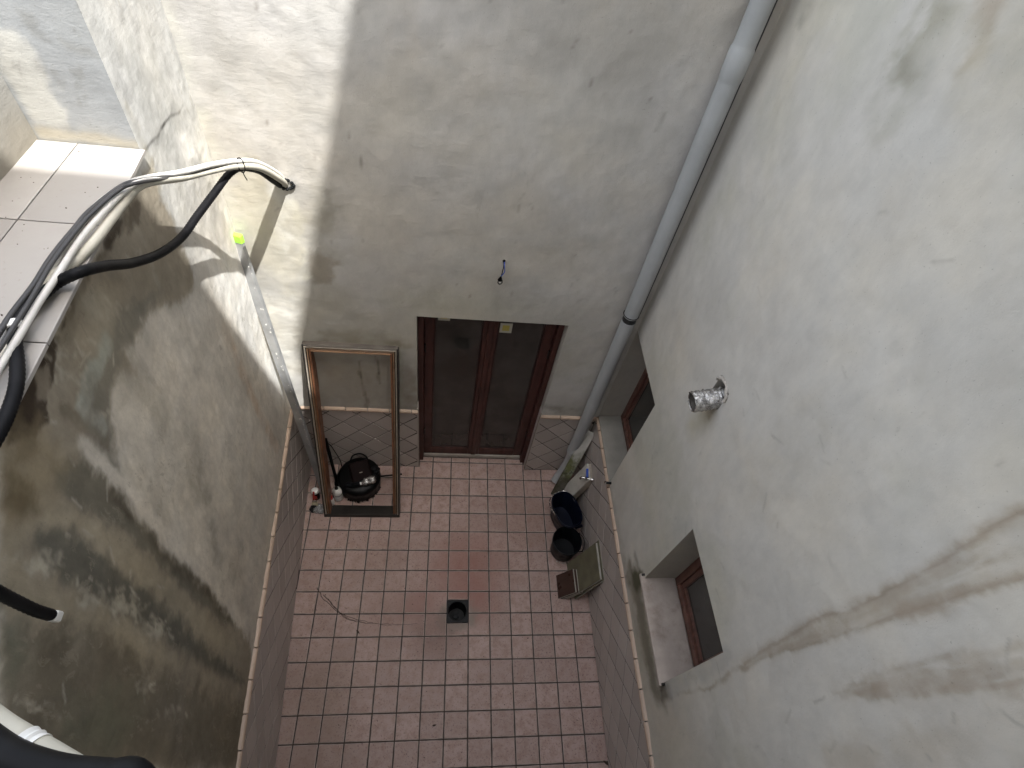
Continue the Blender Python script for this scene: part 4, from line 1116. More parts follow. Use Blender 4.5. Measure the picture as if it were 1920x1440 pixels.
front = thing('front_wall', 'tall plain rendered wall facing the double door', 'wall', (0, YF, 0))
fb = MB(); fb.box((-10.2, YF - 1.5, -0.5), (9.2, YF, 55.55)); 
k = NT('plain_render')
c = k.mix(k.ramp(k.noise(2.5, 5), 0.35, 0.7, 0, 1), (0.62, 0.60, 0.55), (0.54, 0.52, 0.47))
M['render'] = k.done(c, 0.9, k.bump(k.noise(30, 5), 0.003), 0, 0.2)
fb.part('render_coat', M['render'], front)
lb = thing('far_building', 'pale rendered building block rising behind the terrace wall', 'building', (-12, 6, 0))
q_ = MB(); q_.box((-16, YP + 0.12, -0.5), (xl(YB) - 0.35, YB + 1.6, HL)); q_.part('wall', M['render'], lb)

# ================================================================== THE THINGS
def ring_path(c, u, v, r, n=24, a0=0.0, a1=2 * math.pi):
    c, u, v = Vector(c), Vector(u), Vector(v)
    return [c + u * (r * math.cos(a0 + (a1 - a0) * i / n)) + v * (r * math.sin(a0 + (a1 - a0) * i / n)) for i in range(n + 1)]

# ---- floor drain
dr = thing('floor_drain', 'square black floor drain with a round pit in the tiled floor', 'drain', (0.47, -0.91, 0))
x0, x1, y0, y1 = DR
mb = MB()
n = 32
sqp, cir = [], []
for i in range(n):
    a = 2 * math.pi * i / n
    cx, cy = math.cos(a), math.sin(a)
    m = max(abs(cx), abs(cy))
    sqp.append((0.475 + cx / m * 0.515, -0.915 + cy / m * 0.505, -0.012)); cir.append((0.475 + cx * 0.435, -0.915 + cy * 0.435, -0.012))
mb.add(sqp + cir, [[i, (i + 1) % n, n + (i + 1) % n, n + i] for i in range(n)])
mb.part('drain_frame', M['iron'], dr)
mb = MB(); mb.lathe((0.475, -0.915, 0), (0, 0, 1), [(0.46, -0.013), (0.46, 0.004), (0.43, 0.006), (0.425, -0.02), (0.40, -1.0), (0.0, -1.02)], 32, cap0=False)
mb.part('drain_pit', M['black'], dr, True)
mb = MB(); mb.lathe((0.475, -0.90, -1.0), (0, 0, 1), [(0.13, 0.0), (0.13, 0.12), (0.0, 0.14)], 16); mb.part('drain_outlet', M['iron'], dr, True)

# ---- rainwater pipe in the far right corner
pipe = thing('drainpipe', 'grey plastic rainwater pipe running down the far right corner', 'pipe', (6.15, 6.3, 0))
ax = [(6.11, 6.30, 23.35), (6.16, 6.30, 21.90), (6.29, 6.30, 12.72), (6.21, 6.30, 6.92)]
p_top = Vector(ax[0]) + (Vector(ax[0]) - Vector(ax[1])) * 3
x_at = lambda z: 6.155 + 0.0 * z
def pp(z): return Vector((6.22 - 0.0055 * max(0, z - 12.7) - 0.006 * max(0, 7 - z), 6.30, z))
zs = [HB, 22.0, 12.86, 12.72, 6.95, 2.85]
for za, zb in ((HB, 22.35), (21.60, 12.95), (12.70, 7.05), (6.90, 2.95)):
    mb = MB(); mb.tube([pp(za), pp(zb)], 0.278, 28); mb.part('pipe_section', M['pvc'], pipe, True)
mb = MB()
mb.tube([pp(22.45), pp(22.36), pp(22.30), pp(21.75), pp(21.65), pp(21.55)], [0.280, 0.284, 0.308, 0.308, 0.294, 0.280], 28)
mb.part('pipe_socket', M['pvc'], pipe, True)
mb = MB(); mb.tube([pp(12.98), pp(12.68)], 0.262, 24); mb.part('pipe_joint', M['pvc_dark'], pipe, True)
mb = MB(); mb.tube([pp(7.25), pp(7.2), pp(6.95), pp(6.88)], [0.280, 0.296, 0.296, 0.280], 28); mb.part('pipe_socket', M['pvc'], pipe, True)
mb = MB(); mb.tube([pp(3.15), pp(3.1), pp(2.78), pp(2.7)], [0.280, 0.302, 0.302, 0.280], 28); mb.part('pipe_socket', M['pvc'], pipe, True)
mb = MB(); tail = smooth_path([pp(2.75), pp(1.9), (6.08, 6.20, 1.25), (5.86, 6.02, 0.55), (5.72, 5.88, 0.22)], 5)
mb.tube(tail, 0.23, 24, caps=False); mb.part('pipe_shoe', M['pvc'], pipe, True)
mb = MB(); a_, b_ = Vector(tail[-2]), Vector(tail[-1]); mb.tube([b_ - (b_ - a_) * 0.3, b_ + (b_ - a_) * 0.02], 0.215, 20); mb.part('pipe_mouth', M['black'], pipe, True)
for z_ in (13.02,):
    mb = MB(); mb.tube(ring_path(pp(z_), (1, 0, 0), (0, 1, 0), 0.292, 28), 0.016, 6)
    mb.obox(pp(z_) + Vector((0, 0.36, 0)), (0, 1, 0), (0, 0, 1), (0.14, 0.05, 0.06)); mb.part('pipe_bracket', M['pvc_dark'], pipe)
# thin cable run hidden behind the pipe
mb = MB(); mb.tube([pp(HB - 1) + Vector((0.36, 0.10, 0)), pp(13) + Vector((0.36, 0.10, 0)), pp(12.2) + Vector((0.30, 0.22, 0))], 0.035, 8)
tag_c = thing('wall_cable', 'thin dark cable running down behind the grey pipe', 'cable', (6.5, 6.4, 12)); mb.part('cable', M['grey_cable'], tag_c, True)

# ---- foil duct poking out of the right wall
duct = thing('foil_duct', 'short crumpled silver foil duct sticking out of the right wall', 'duct', (XR, 0.7, 15.7))
a_, b_ = Vector((7.5, 0.70, 15.70)), Vector((6.24, 0.58, 15.44))
pts, rs, nn = [], [], 26
for i in range(nn + 1):
    t = i / nn
    pts.append(a_.lerp(b_, t)); rs.append(0.285 + 0.012 * math.sin(i * 2.4) + (0.012 if i % 2 else -0.008) + rnd.uniform(-0.006, 0.006))
mb = MB(); mb.tube(pts, rs, 30, caps=False)
for i, v in enumerate(mb.v):
    mb.v[i] = tuple(Vector(v) + Vector([rnd.gauss(0, 0.011) for _ in range(3)]))
mb.part('duct_sleeve', M['foil'], duct, True)
mb = MB(); mb.tube(pts[::-1], [r_ - 0.022 for r_ in rs[::-1]], 30, caps=False); mb.f = [f[::-1] for f in mb.f]; mb.part('duct_lining', M['frame_grey'], duct, True)
mb = MB(); d_ = (b_ - a_).normalized(); uu = d_.orthogonal().normalized(); ww = d_.cross(uu)
mb.tube([p + Vector([rnd.gauss(0, 0.012) for _ in range(3)]) for p in ring_path(b_, uu, ww, 0.278, 26)], 0.018, 6); mb.part('duct_rim', M['foil'], duct, True)
mb = MB()
P0 = [Vector((XR - 0.02, 0.70 + 0.40 * math.cos(q), 15.79 + 0.42 * math.sin(q))) for q in np.linspace(0.2, 2.9, 14)]
rsx = [0.03 + 0.035 * rnd.random() for _ in P0]
mb.tube(P0, rsx, 7); 
for i, v in enumerate(mb.v): mb.v[i] = tuple(Vector(v) + Vector([rnd.gauss(0, 0.016) for _ in range(3)]))
mb.part('broken_plaster', M['marble'], duct, True)

# ---- bare wires in the back wall
w = thing('lamp_wires', 'short bare wires with black connector hanging from the back wall', 'wires', (1.19, YB, 14.8))
mb = MB(); mb.lathe((1.19, YB - 0.035, 14.82), (0, -1, 0), [(0.055, 0), (0.05, 0.02), (0.0, 0.021)], 12); mb.part('wire_hole', M['black'], w)
mb = MB(); mb.tube(smooth_path([(1.20, 6.74, 14.80), (1.21, 6.55, 14.72), (1.24, 6.50, 14.5), (1.16, 6.49, 14.32), (1.13, 6.48, 14.25)], 5), 0.016, 6); mb.part('blue_wire', M['blue'], w, True)
mb = MB(); mb.tube(smooth_path([(1.18, 6.74, 14.80), (1.19, 6.56, 14.70), (1.17, 6.52, 14.48), (1.15, 6.49, 14.25)], 5), 0.018, 6); mb.part('black_wire', M['black'], w, True)
mb = MB(); mb.lathe((1.14, 6.47, 14.30), (-0.15, 0, -1), [(0.02, 0), (0.085, 0.16), (0.075, 0.19), (0, 0.2)], 10); mb.part('connector', M['black'], w, True)
mb = MB(); mb.tube(smooth_path([(1.08, 6.46, 14.12), (1.06, 6.45, 14.02), (1.12, 6.44, 13.96), (1.20, 6.45, 14.02), (1.19, 6.46, 14.14)], 5), 0.022, 6); mb.part('wire_loop', M['grey_cable'], w, True)
mb = MB(); mb.tube([(1.10, 6.45, 14.1), (1.15, 6.45, 14.02)], 0.03, 6); mb.part('terminal', M['white'], w, True)

# ---- leaning door frame
fr = thing('door_frame', 'old bare door frame with orange wooden inner edge leaning by the left corner', 'door frame', (-4.4, 3.8, 0))
O = Vector((-6.30, 3.72, 0.0))
up = Vector((0.035, 2.76, 10.05)); LEN = up.length; up.normalize()
ux = Vector((1, 0.01, 0)); ux = (ux - up * ux.dot(up)).normalized()
nn_ = ux.cross(up); nn_ = nn_ if nn_.y < 0 else -nn_                # towards the viewer
WID = 3.74
def fp(u, v, h): return O + ux * u + up * v + nn_ * h
def fbox(u0, u1, v0, v1, h0, h1, name, mat, ch=0.012):
    m_ = MB(); m_.obox(fp((u0 + u1) / 2, (v0 + v1) / 2, (h0 + h1) / 2), ux, up, (u1 - u0, v1 - v0, abs(h1 - h0)), ch)
    return m_.part(name, M[mat], fr)
DEP = 0.56
def band(w0, w1, h0, h1, name, mat, ch=0.008, head=None):
    fbox(w0, w1, 0, LEN - w0, h0, h1, name, mat, ch)
    fbox(WID - w1, WID - w0, 0, LEN - w0, h0, h1, name, mat, ch)
    fbox(w1, WID - w1, LEN - w1, LEN - w0, h0, h1, name + ('_head' if head else ''), head or mat, ch)
band(0.0, 0.075, -DEP, 0.0, 'outer_rail', 'bronze', 0.012, 'frame_grey')
band(0.075, 0.115, -DEP + 0.02, 0.025, 'bead', 'bead', 0.006)
band(0.115, 0.165, -DEP, -0.06, 'gasket', 'black', 0.006)
band(0.165, 0.215, -DEP, 0.0, 'middle_rail', 'tan_wood', 0.008)
band(0.215, 0.245, -DEP, -0.08, 'groove', 'black', 0.004)
band(0.245, 0.325, -DEP - 0.08, -0.015, 'inner_board', 'orange_wood', 0.012, 'pale_wood')
fbox(0.0, WID, -0.02, 0.20, -DEP - 0.02, 0.04, 'bottom_rail', 'bronze', 0.02)
fbox(0.02, WID - 0.02, LEN - 0.01, LEN + 0.02, -DEP, -0.03, 'head_cap', 'frame_grey', 0.008)

# ---- aluminium straightedge with a lime cap, leaning in the left corner
se = thing('straightedge', 'long grey metal straightedge with lime green end cap leaning in the left corner', 'straightedge', (-6.4, 4.9, 0))
pb, pt = Vector((-6.46, 5.00, 0.08)), Vector([(-7.37, 6.42, 15.05)][0])
dv = (pt - pb).normalized()
side_v = Vector((0.93, -0.36, 0.0)); side_v = (side_v - dv * side_v.dot(dv)).normalized()
mb = MB(); L_ = (pt - pb).length
mb.obox((pb + pt) / 2, dv, side_v, (L_, 0.40, 0.14), 0.018); mb.part('bar', M['steel'], se)
mb = MB(); mb.obox(pt + dv * 0.12, dv, side_v, (0.30, 0.43, 0.17), 0.025); mb.part('end_cap', M['green'], se)
mb = MB()
nrm_ = dv.cross(side_v)
for i in range(26):                                                # dried mortar splashes
    c0 = pb.lerp(pt, rnd.uniform(0.25, 0.97)) + side_v * rnd.uniform(0.02, 0.19) + nrm_ * (0.072 if nrm_.y < 0 else -0.072)
    mb.lathe(c0, nrm_, [(0.0, -0.012), (rnd.uniform(0.02, 0.045), 0.0), (0.0, 0.012)], 7, 1.0, rnd.uniform(0.6, 2.2), u=side_v)
mb.part('mortar_splash', M['white'], se)['kind'] = 'stuff'

# ---- black canister with a dark red lid, in front of the back wall
cv = thing('vacuum_canister', 'round black canister with dark red lid standing inside the leaning frame', 'vacuum cleaner', (-4.75, 5.55, 0))
cc = Vector((-4.72, 5.52, 0))
mb = MB(); mb.lathe(cc, (0, 0, 1), [(0.92, 0.03), (1.02, 0.12), (1.03, 0.75), (1.08, 0.82), (1.08, 0.98), (1.02, 1.06), (0.90, 1.12), (0.0, 1.14)], 40); mb.part('drum', M['black'], cv, True)
mb = MB(); ang = 0.35
ru, rv = Vector((math.cos(ang), math.sin(ang), 0)), Vector((-math.sin(ang), math.cos(ang), 0))
mb.obox(cc + Vector((0.08, 0.12, 1.22)), ru, rv, (1.05, 1.25, 0.22), 0.09); mb.part('lid', M['dark_red'], cv)
mb = MB(); mb.obox(cc + Vector((0.12, 0.02, 1.34)), ru, rv, (0.16, 0.05, 0.02), 0.008); mb.part('latch', M['bead'], cv)
mb = MB(); mb.tube(smooth_path([cc + Vector(q) for q in ((-0.55, 0.75, 1.02), (-0.42, 1.02, 1.25), (-0.05, 1.12, 1.32), (0.25, 1.02, 1.2), (0.35, 0.85, 1.05))], 6), 0.045, 8); mb.part('carry_handle', M['black_rubber'], cv, True)
mb = MB()
for a in np.sort(np.array([rnd.uniform(3.5, 6.2) for _ in range(70)])):                                # ragged brush skirt at the foot
    p0 = cc + Vector((math.cos(a) * 0.98, math.sin(a) * 0.98, 0.10))
    mb.tube([p0, p0 + Vector((math.cos(a) * rnd.uniform(0.02, 0.10), math.sin(a) * rnd.uniform(0.02, 0.10), -0.09))], [0.035, 0.010], 4)
mb.part('brush_skirt', M['black_rubber'], cv)['kind'] = 'stuff'
mb = MB()
for dx, dy, dz, r_ in ((0.72, 0.30, 1.25, 0.16), (0.86, 0.12, 1.22, 0.14), (0.78, -0.12, 1.2, 0.12), (0.92, 0.36, 1.1, 0.1)):
    mb.lathe(cc + Vector((dx, dy, dz - r_)), (0.2, 0.1, 1), [(r_ * 0.8, 0), (r_, r_ * 0.5), (r_ * 0.9, r_ * 1.3), (r_ * 0.4, r_ * 1.7), (0, r_ * 1.75)], 12)
mb.part('hose_coupling', M['black_rubber'], cv, True)
mb = MB()
fl = smooth_path([cc + Vector(q) for q in ((-0.55, -0.62, 1.18), (-0.2, -0.66, 1.22), (0.15, -0.58, 1.25), (0.35, -0.50, 1.28))], 10)
mb.tube(fl, [0.13 + (0.02 if i % 2 else 0) for i in range(len(fl))], 14); mb.part('ribbed_hose', M['bucket'], cv, True)
cb_ = thing('crushed_bottle', 'crumpled silver plastic bottle lying on the black canister', 'bottle', tuple(cc + Vector((0.5, -0.45, 1.25))))
mb = MB(); a_, b_ = cc + Vector((0.22, -0.60, 1.36)), cc + Vector((0.88, -0.32, 1.38))
pr = [(0.06, 0), (0.10, 0.05), (0.17, 0.12), (0.20, 0.2), (0.17, 0.28), (0.21, 0.34), (0.18, 0.42), (0.22, 0.5), (0.21, 0.62), (0.15, 0.70), (0.0, 0.72)]
mb.lathe(a_, b_ - a_, pr, 18)
for i, v in enumerate(mb.v): mb.v[i] = tuple(Vector(v) + Vector([rnd.gauss(0, 0.012) for _ in range(3)]))
mb.part('bottle_body', M['foil'], cb_, True)
mb = MB(); mb.lathe(a_ - (b_ - a_).normalized() * 0.07, b_ - a_, [(0.07, 0), (0.07, 0.09), (0, 0.091)], 12); mb.part('bottle_cap', M['white'], cb_, True)

wd = thing('vacuum_wand', 'black tube leaning on the wall between canister and metal bar', 'tube', (-6.2, 5.6, 0))
mb = MB(); mb.tube([(-5.82, 5.28, 0.35), (-6.30, 6.52, 2.9)], 0.085, 12); mb.part('wand_tube', M['black'], wd, True)
mb = MB(); mb.lathe((-5.79, 5.22, 0.22), (-0.2, 0.42, 0.88), [(0.14, 0), (0.15, 0.25), (0.10, 0.42), (0.0, 0.43)], 14); mb.part('wand_nozzle', M['black_rubber'], wd, True)
cd = thing('power_cord', 'thin black cord looping over the floor beside the canister', 'cord', (-6.0, 6.0, 0))
mb = MB(); mb.tube(smooth_path([(-6.45, 6.62, 2.2), (-6.2, 6.60, 2.25), (-5.98, 6.55, 1.5), (-5.80, 6.45, 0.8), (-5.72, 6.2, 0.3), (-5.62, 5.95, 0.22)], 6), 0.026, 6); mb.part('cord', M['black'], cd, True)
rd = thing('black_rod', 'thin black rod lying on the floor from the canister to the frame', 'rod', (-3.3, 5.9, 0))
mb = MB(); mb.tube([(-3.72, 5.78, 0.5), (-2.60, 5.98, 0.42)], 0.045, 8); mb.part('rod', M['black'], rd, True)

# ---- bottles, spray can, brush and bag by the left wall
bt = thing('white_bottle', 'tall white bottle with black nozzle beside the leaning frame', 'bottle', (-5.72, 4.72, 0))
mb = MB(); mb.lathe((-5.72, 4.72, 0), (0, 0, 1), [(0.19, 0.0), (0.21, 0.04), (0.21, 0.62), (0.19, 0.70), (0.0, 0.72)], 20); mb.part('bottle_body', M['clear'], bt, True)
mb = MB(); mb.lathe((-5.72, 4.72, 0), (0, 0, 1), [(0.212, 0.10), (0.214, 0.12), (0.214, 0.5), (0.212, 0.52)], 20); mb.part('bottle_label', M['white'], bt, True)
mb = MB(); mb.lathe((-5.72, 4.72, 0), (0, 0, 1), [(0.22, 0.70), (0.23, 0.78), (0.22, 0.90), (0.13, 1.08), (0.10, 1.12), (0.0, 1.12)], 20); mb.part('bottle_cone', M['white'], bt, True)
mb = MB(); mb.lathe((-5.72, 4.72, 1.10), (0, 0, 1), [(0.09, 0), (0.08, 0.14), (0.0, 0.15)], 14); mb.part('nozzle', M['black'], bt, True)
b2 = thing('small_bottle', 'small pale bottle with red cap half hidden behind the frame rail', 'bottle', (-6.02, 4.42, 0))
mb = MB(); mb.lathe((-6.02, 4.42, 0), (0, 0, 1), [(0.13, 0), (0.14, 0.04), (0.14, 0.52), (0.11, 0.62), (0.0, 0.64)], 16); mb.part('bottle_body', M['white'], b2, True)
mb = MB(); mb.lathe((-6.02, 4.42, 0.62), (0, 0, 1), [(0.115, 0), (0.12, 0.03), (0.11, 0.16), (0.0, 0.17)], 16); mb.part('bottle_cap', M['red'], b2, True)
sc = thing('spray_can', 'dark red spray can with white top in the left corner', 'spray can', (-6.82, 4.75, 0))
mb = MB(); mb.lathe((-6.82, 4.75, 0), (0, 0, 1), [(0.16, 0), (0.17, 0.03), (0.17, 0.62), (0.15, 0.70), (0.0, 0.72)], 18); mb.part('can_body', M['dark_red'], sc, True)
mb = MB(); mb.lathe((-6.82, 4.75, 0.70), (0.1, 0, 1), [(0.19, 0), (0.20, 0.03), (0.15, 0.14), (0.0, 0.15)], 18); mb.part('can_cap', M['white'], sc, True)
mb = MB(); mb.obox((-6.82, 4.56, 0.36), (1, 0, 0), (0, 0, 1), (0.16, 0.30, 0.03), 0.005); mb.part('can_label', M['red'], sc)
br = thing('paint_brush', 'paint brush with cream bristles and red handle in the left corner', 'brush', (-6.8, 4.35, 0))
mb = MB(); mb.obox((-6.86, 4.52, 0.62), (0.06, 0.28, 0.75), (1, 0, 0), (0.62, 0.09, 0.05), 0.015); mb.part('handle', M['red'], br)
mb = MB(); mb.obox((-6.83, 4.38, 0.36), (0.02, 0.3, 0.75), (1, 0, 0), (0.12, 0.22, 0.09), 0.01); mb.part('ferrule', M['chrome'], br)
mb = MB()
for i in range(60):
    u, v = rnd.uniform(-0.11, 0.11), rnd.uniform(-0.035, 0.035)
    mb.tube([(-6.83 + u, 4.36 + v, 0.32), (-6.84 + u * 1.7 + rnd.gauss(0, 0.01), 4.22 + v, 0.03)], [0.012, 0.007], 4, caps=False)
mb.part('bristles', M['bristle'], br)['kind'] = 'stuff'
bgm = thing('plastic_bag', 'crumpled clear plastic bag on the floor in the left corner', 'bag', (-6.55, 4.0, 0))
mb = MB()
for cx_, cy_, r_ in ((-6.62, 4.06, 0.20), (-6.48, 3.98, 0.16), (-6.72, 4.0, 0.14), (-6.55, 4.22, 0.15)):
    mb.lathe((cx_, cy_, 0.01), (0, 0, 1), [(r_, 0), (r_ * 1.1, r_ * 0.4), (r_ * 0.8, r_ * 0.9), (r_ * 0.3, r_ * 1.25), (0, r_ * 1.3)], 14)
for i, v in enumerate(mb.v): mb.v[i] = tuple(Vector(v) + Vector([rnd.gauss(0, 0.025) for _ in range(2)] + [abs(rnd.gauss(0, 0.02))]))
mb.part('bag_film', M['clear'], bgm)
dj = thing('dark_rag', 'small dark rag on the floor beside the brush', 'rag', (-6.85, 4.1, 0))
mb = MB(); mb.lathe((-6.88, 4.12, 0.006), (0, 0, 1), [(0.2, 0), (0.19, 0.07), (0.1, 0.12), (0, 0.11)], 14)
for i, v in enumerate(mb.v): mb.v[i] = tuple(Vector(v) + Vector([rnd.gauss(0, 0.02) for _ in range(2)] + [abs(rnd.gauss(0, 0.02))]))
mb.part('cloth', M['black_rubber'], dj)

# ---- right side: mossy plank, pale panel, tap, buckets, slabs
mp = thing('mossy_board', 'narrow pale board with green moss leaning beside the grey pipe', 'board', (5.8, 5.2, 0))
a_, b_ = Vector((5.70, 5.12, 0.03)), Vector((6.72, 6.38, 4.62))
dv = (b_ - a_).normalized(); sv = Vector((0.97, -0.23, 0)); sv = (sv - dv * sv.dot(dv)).normalized()
mb = MB(); mb.obox((a_ + b_) / 2, dv, sv, ((b_ - a_).length, 0.52, 0.12), 0.025); mb.part('board', M['mossy'], mp)
pn = thing('cabinet_panel', 'pale flat panel with raised edge leaning on the right wall behind the bucket', 'panel', (6.2, 4.9, 0))
c1, c2, c3, c4 = Vector((6.73, 5.22, 3.50)), Vector((6.73, 4.36, 3.40)), Vector((6.02, 4.50, 0.02)), Vector((6.02, 5.40, 0.02))
dv = ((c1 + c2) / 2 - (c3 + c4) / 2); Lp = dv.length; dv.normalize()
sv = (c1 - c2).normalized(); sv = (sv - dv * sv.dot(dv)).normalized(); nv = dv.cross(sv)
if nv.x > 0: nv = -nv
cm = (c1 + c2 + c3 + c4) / 4
mb = MB(); mb.obox(cm, dv, sv, (Lp, 0.90, 0.07), 0.012); mb.part('board', M['pale_board'], pn)
mb = MB(); mb.obox(cm - sv * 0.44 - nv * 0.16, dv, sv, (Lp, 0.05, 0.30), 0.01); mb.obox(cm + dv * (Lp / 2 - 0.03) - nv * 0.12, dv, sv, (0.05, 0.86, 0.22), 0.01); mb.part('edge_strip', M['bead'], pn)

tp = thing('garden_tap', 'small chrome wall tap with a blue lever on the right wall', 'tap', (XR, 4.5, 3.3))
mb = MB(); mb.tube([(6.90, 4.36, 3.40), (6.45, 4.50, 3.32)], 0.05, 12); mb.tube([(6.88, 4.36, 3.40), (6.84, 4.375, 3.39)], 0.11, 14)
mb.tube([(6.58, 4.46, 3.30), (6.54, 4.47, 3.48)], 0.06, 12); mb.tube(smooth_path([(6.48, 4.49, 3.32), (6.36, 4.52, 3.30), (6.32, 4.53, 3.16)], 5), [0.05] * 10 + [0.055], 12); mb.part('tap_body', M['chrome'], tp, True)
mb = MB(); mb.obox((6.58, 4.62, 3.60), (0.02, 0.42, 0.16), (0.1, 0, 0), (0.44, 0.12, 0.05), 0.02); mb.part('lever', M['blue'], tp)
ps = thing('pipe_stub', 'short dark capped pipe stub just above the wall tiles near the tap', 'pipe', (XR, 3.6, 5.4))
sp_ = Vector([(6.86, 2.96, 5.80)][0])
mb = MB(); mb.tube([(XR + 0.05, sp_.y, sp_.z), (XR - 0.24, sp_.y + 0.02, sp_.z)], 0.06, 10); mb.part('pipe', M['iron'], ps, True)
mb = MB(); mb.tube([(XR - 0.24, sp_.y + 0.02, sp_.z), (XR - 0.30, sp_.y + 0.025, sp_.z)], 0.08, 6); mb.part('cap', M['chrome'], ps)

def shell(prof_out, prof_in): return prof_out + prof_in
mo_ = thing('mop_bucket', 'oval navy mop bucket by the right wall under the tap', 'bucket', (5.92, 3.70, 0))
uax = Vector((0.33, -0.94, 0)).normalized()
P_ = [(0.70, 0.02), (0.74, 0.06), (0.92, 1.30), (0.98, 1.32), (0.98, 1.44), (0.93, 1.46), (0.90, 1.42), (0.72, 0.10), (0.0, 0.08)]
mb = MB()
V, F, n = [], [], 40
c0 = Vector((5.92, 3.68, 0)); vax = Vector((0.94, 0.33, 0))
for r_, h in P_:
    for j in range(n):
        a = 2 * math.pi * j / n
        ex = 2.6
        cu, su = math.cos(a), math.sin(a)
        k_ = (abs(cu) ** ex + abs(su) ** ex) ** (-1 / ex)
        V.append(c0 + uax * (cu * k_ * r_ * 1.02) + vax * (su * k_ * r_ * 0.70) + Vector((0, 0, h)))
for i in range(len(P_) - 1):
    for j in range(n):
        F.append([i * n + (j + 1) % n, i * n + j, (i + 1) * n + j, (i + 1) * n + (j + 1) % n])
mb.add(V, [f[::-1] for f in F]); mb.part('bucket_body', M['blue_black'], mo_, True)
mb = MB()
hp_ = smooth_path([c0 + uax * 0.05 + vax * -0.69 + Vector((0, 0, 1.38)), c0 + uax * -0.5 + vax * -0.72 + Vector((0, 0, 1.30)), c0 + uax * -0.95 + vax * -0.45 + Vector((0, 0, 1.26)), c0 + uax * -1.08 + Vector((0, 0, 1.24)), c0 + uax * -0.95 + vax * 0.45 + Vector((0, 0, 1.26)), c0 + uax * 0.05 + vax * 0.69 + Vector((0, 0, 1.38))], 6)
mb.tube(hp_, 0.022, 7); mb.part('bail_handle', M['chrome'], mo_, True)
mb = MB(); mb.obox(c0 + uax * 0.97 + vax * 0.28 + Vector((0, 0, 1.15)), uax, vax, (0.14, 0.42, 0.12), 0.03); mb.part('lip', M['blue_black'], mo_)

bk = thing('black_bucket', 'round charcoal bucket standing between mop bucket and stone slab', 'bucket', (5.80, 2.02, 0))
c0 = Vector((5.80, 2.06, 0))
mb = MB(); mb.lathe(c0, (0.0, 0.0, 1), [(0.60, 0.02), (0.62, 0.05), (0.70, 1.20), (0.745, 1.21), (0.745, 1.30), (0.715, 1.31), (0.69, 1.28), (0.60, 0.09), (0.0, 0.07)], 40); mb.part('bucket_body', M['bucket'], bk, True)
mb = MB(); mb.tube(smooth_path([c0 + Vector(q) for q in ((0.52, -0.52, 1.22), (0.75, -0.45, 1.20), (0.88, -0.1, 1.16), (0.85, 0.25, 1.18), (0.52, 0.52, 1.22))], 6), 0.018, 6); mb.part('bail_handle', M['black'], bk, True)
mb = MB()
for a in (4.2, 4.4, 4.62, 4.8):
    mb.lathe(c0 + Vector((math.cos(a) * 0.68, math.sin(a) * 0.68, 0.01)), (0, 0, 1), [(0.03, 0), (0.045, 0.02), (0.0, 0.04)], 6)
cr = thing('plaster_crumbs', 'few pale plaster crumbs at the foot of the round charcoal bucket', 'crumbs', (5.7, 1.4, 0)); mb.part('crumb', M['biscuit'], cr)

def leaning(name, label, cat, A, B_, C_, D_, th_, face, edge, pname='stone', group=None):
    """A flat piece: A-B its upper edge, C-D its lower one."""
    A, B_, C_, D_ = map(Vector, (A, B_, C_, D_))
    dv = ((A + B_) - (C_ + D_)) / 2; L_ = dv.length; dv.normalize()
    sv = (A - B_); W_ = sv.length; sv.normalize(); sv = (sv - dv * sv.dot(dv)).normalized()
    nv = dv.cross(sv); nv = nv if nv.x < 0 else -nv
    c_ = (A + B_ + C_ + D_) / 4 + Vector((0, 0, 0.03))
    t_ = thing(name, label, cat, tuple((C_ + D_) / 2), group)
    m_ = MB(); m_.obox(c_ - nv * th_ * 0.55, dv, sv, (L_, W_, th_ * 0.9), 0.01); m_.part(pname + '_back', M[edge], t_)
    m_ = MB(); m_.obox(c_, dv, sv, (L_ - 0.015, W_ - 0.015, th_ * 0.2), 0.008); m_.part(pname + '_face', M[face], t_)
    return t_
leaning('stone_slab', 'greenish stone slab leaning on the right wall behind the brown tiles', 'slab', (6.73, 1.34, 2.86), (6.73, -0.36, 2.92), (5.96, -0.30, 0), (5.96, 1.32, 0), 0.10, 'slab', 'slab_edge')
leaning('rear_slab', 'second stone slab hidden behind the greenish one, edge showing', 'slab', (6.865, 1.44, 2.98), (6.865, -0.42, 3.02), (6.20, -0.34, 0), (6.20, 1.40, 0), 0.07, 'slab', 'slab_edge')
for q, lab in enumerate(('front brown tile of the three leaning on the greenish slab', 'middle brown tile of the three leaning on the greenish slab', 'rear brown tile of the three leaning on the greenish slab')):
    dx, dy, dz = q * 0.14, -0.03 * q * (1 if q == 1 else 0.6), q * 0.05
    leaning('loose_tile', lab, 'tile', (6.02 + dx, 0.78 + dy, 0.93 + dz), (6.02 + dx, -0.34 + dy, 0.93 + dz), (5.36 + dx, -0.36 + dy, 0.0), (5.36 + dx, 0.76 + dy, 0.0), 0.09, 'brown_tile', 'biscuit', 'ceramic', 'brown tiles leaning on the slab')

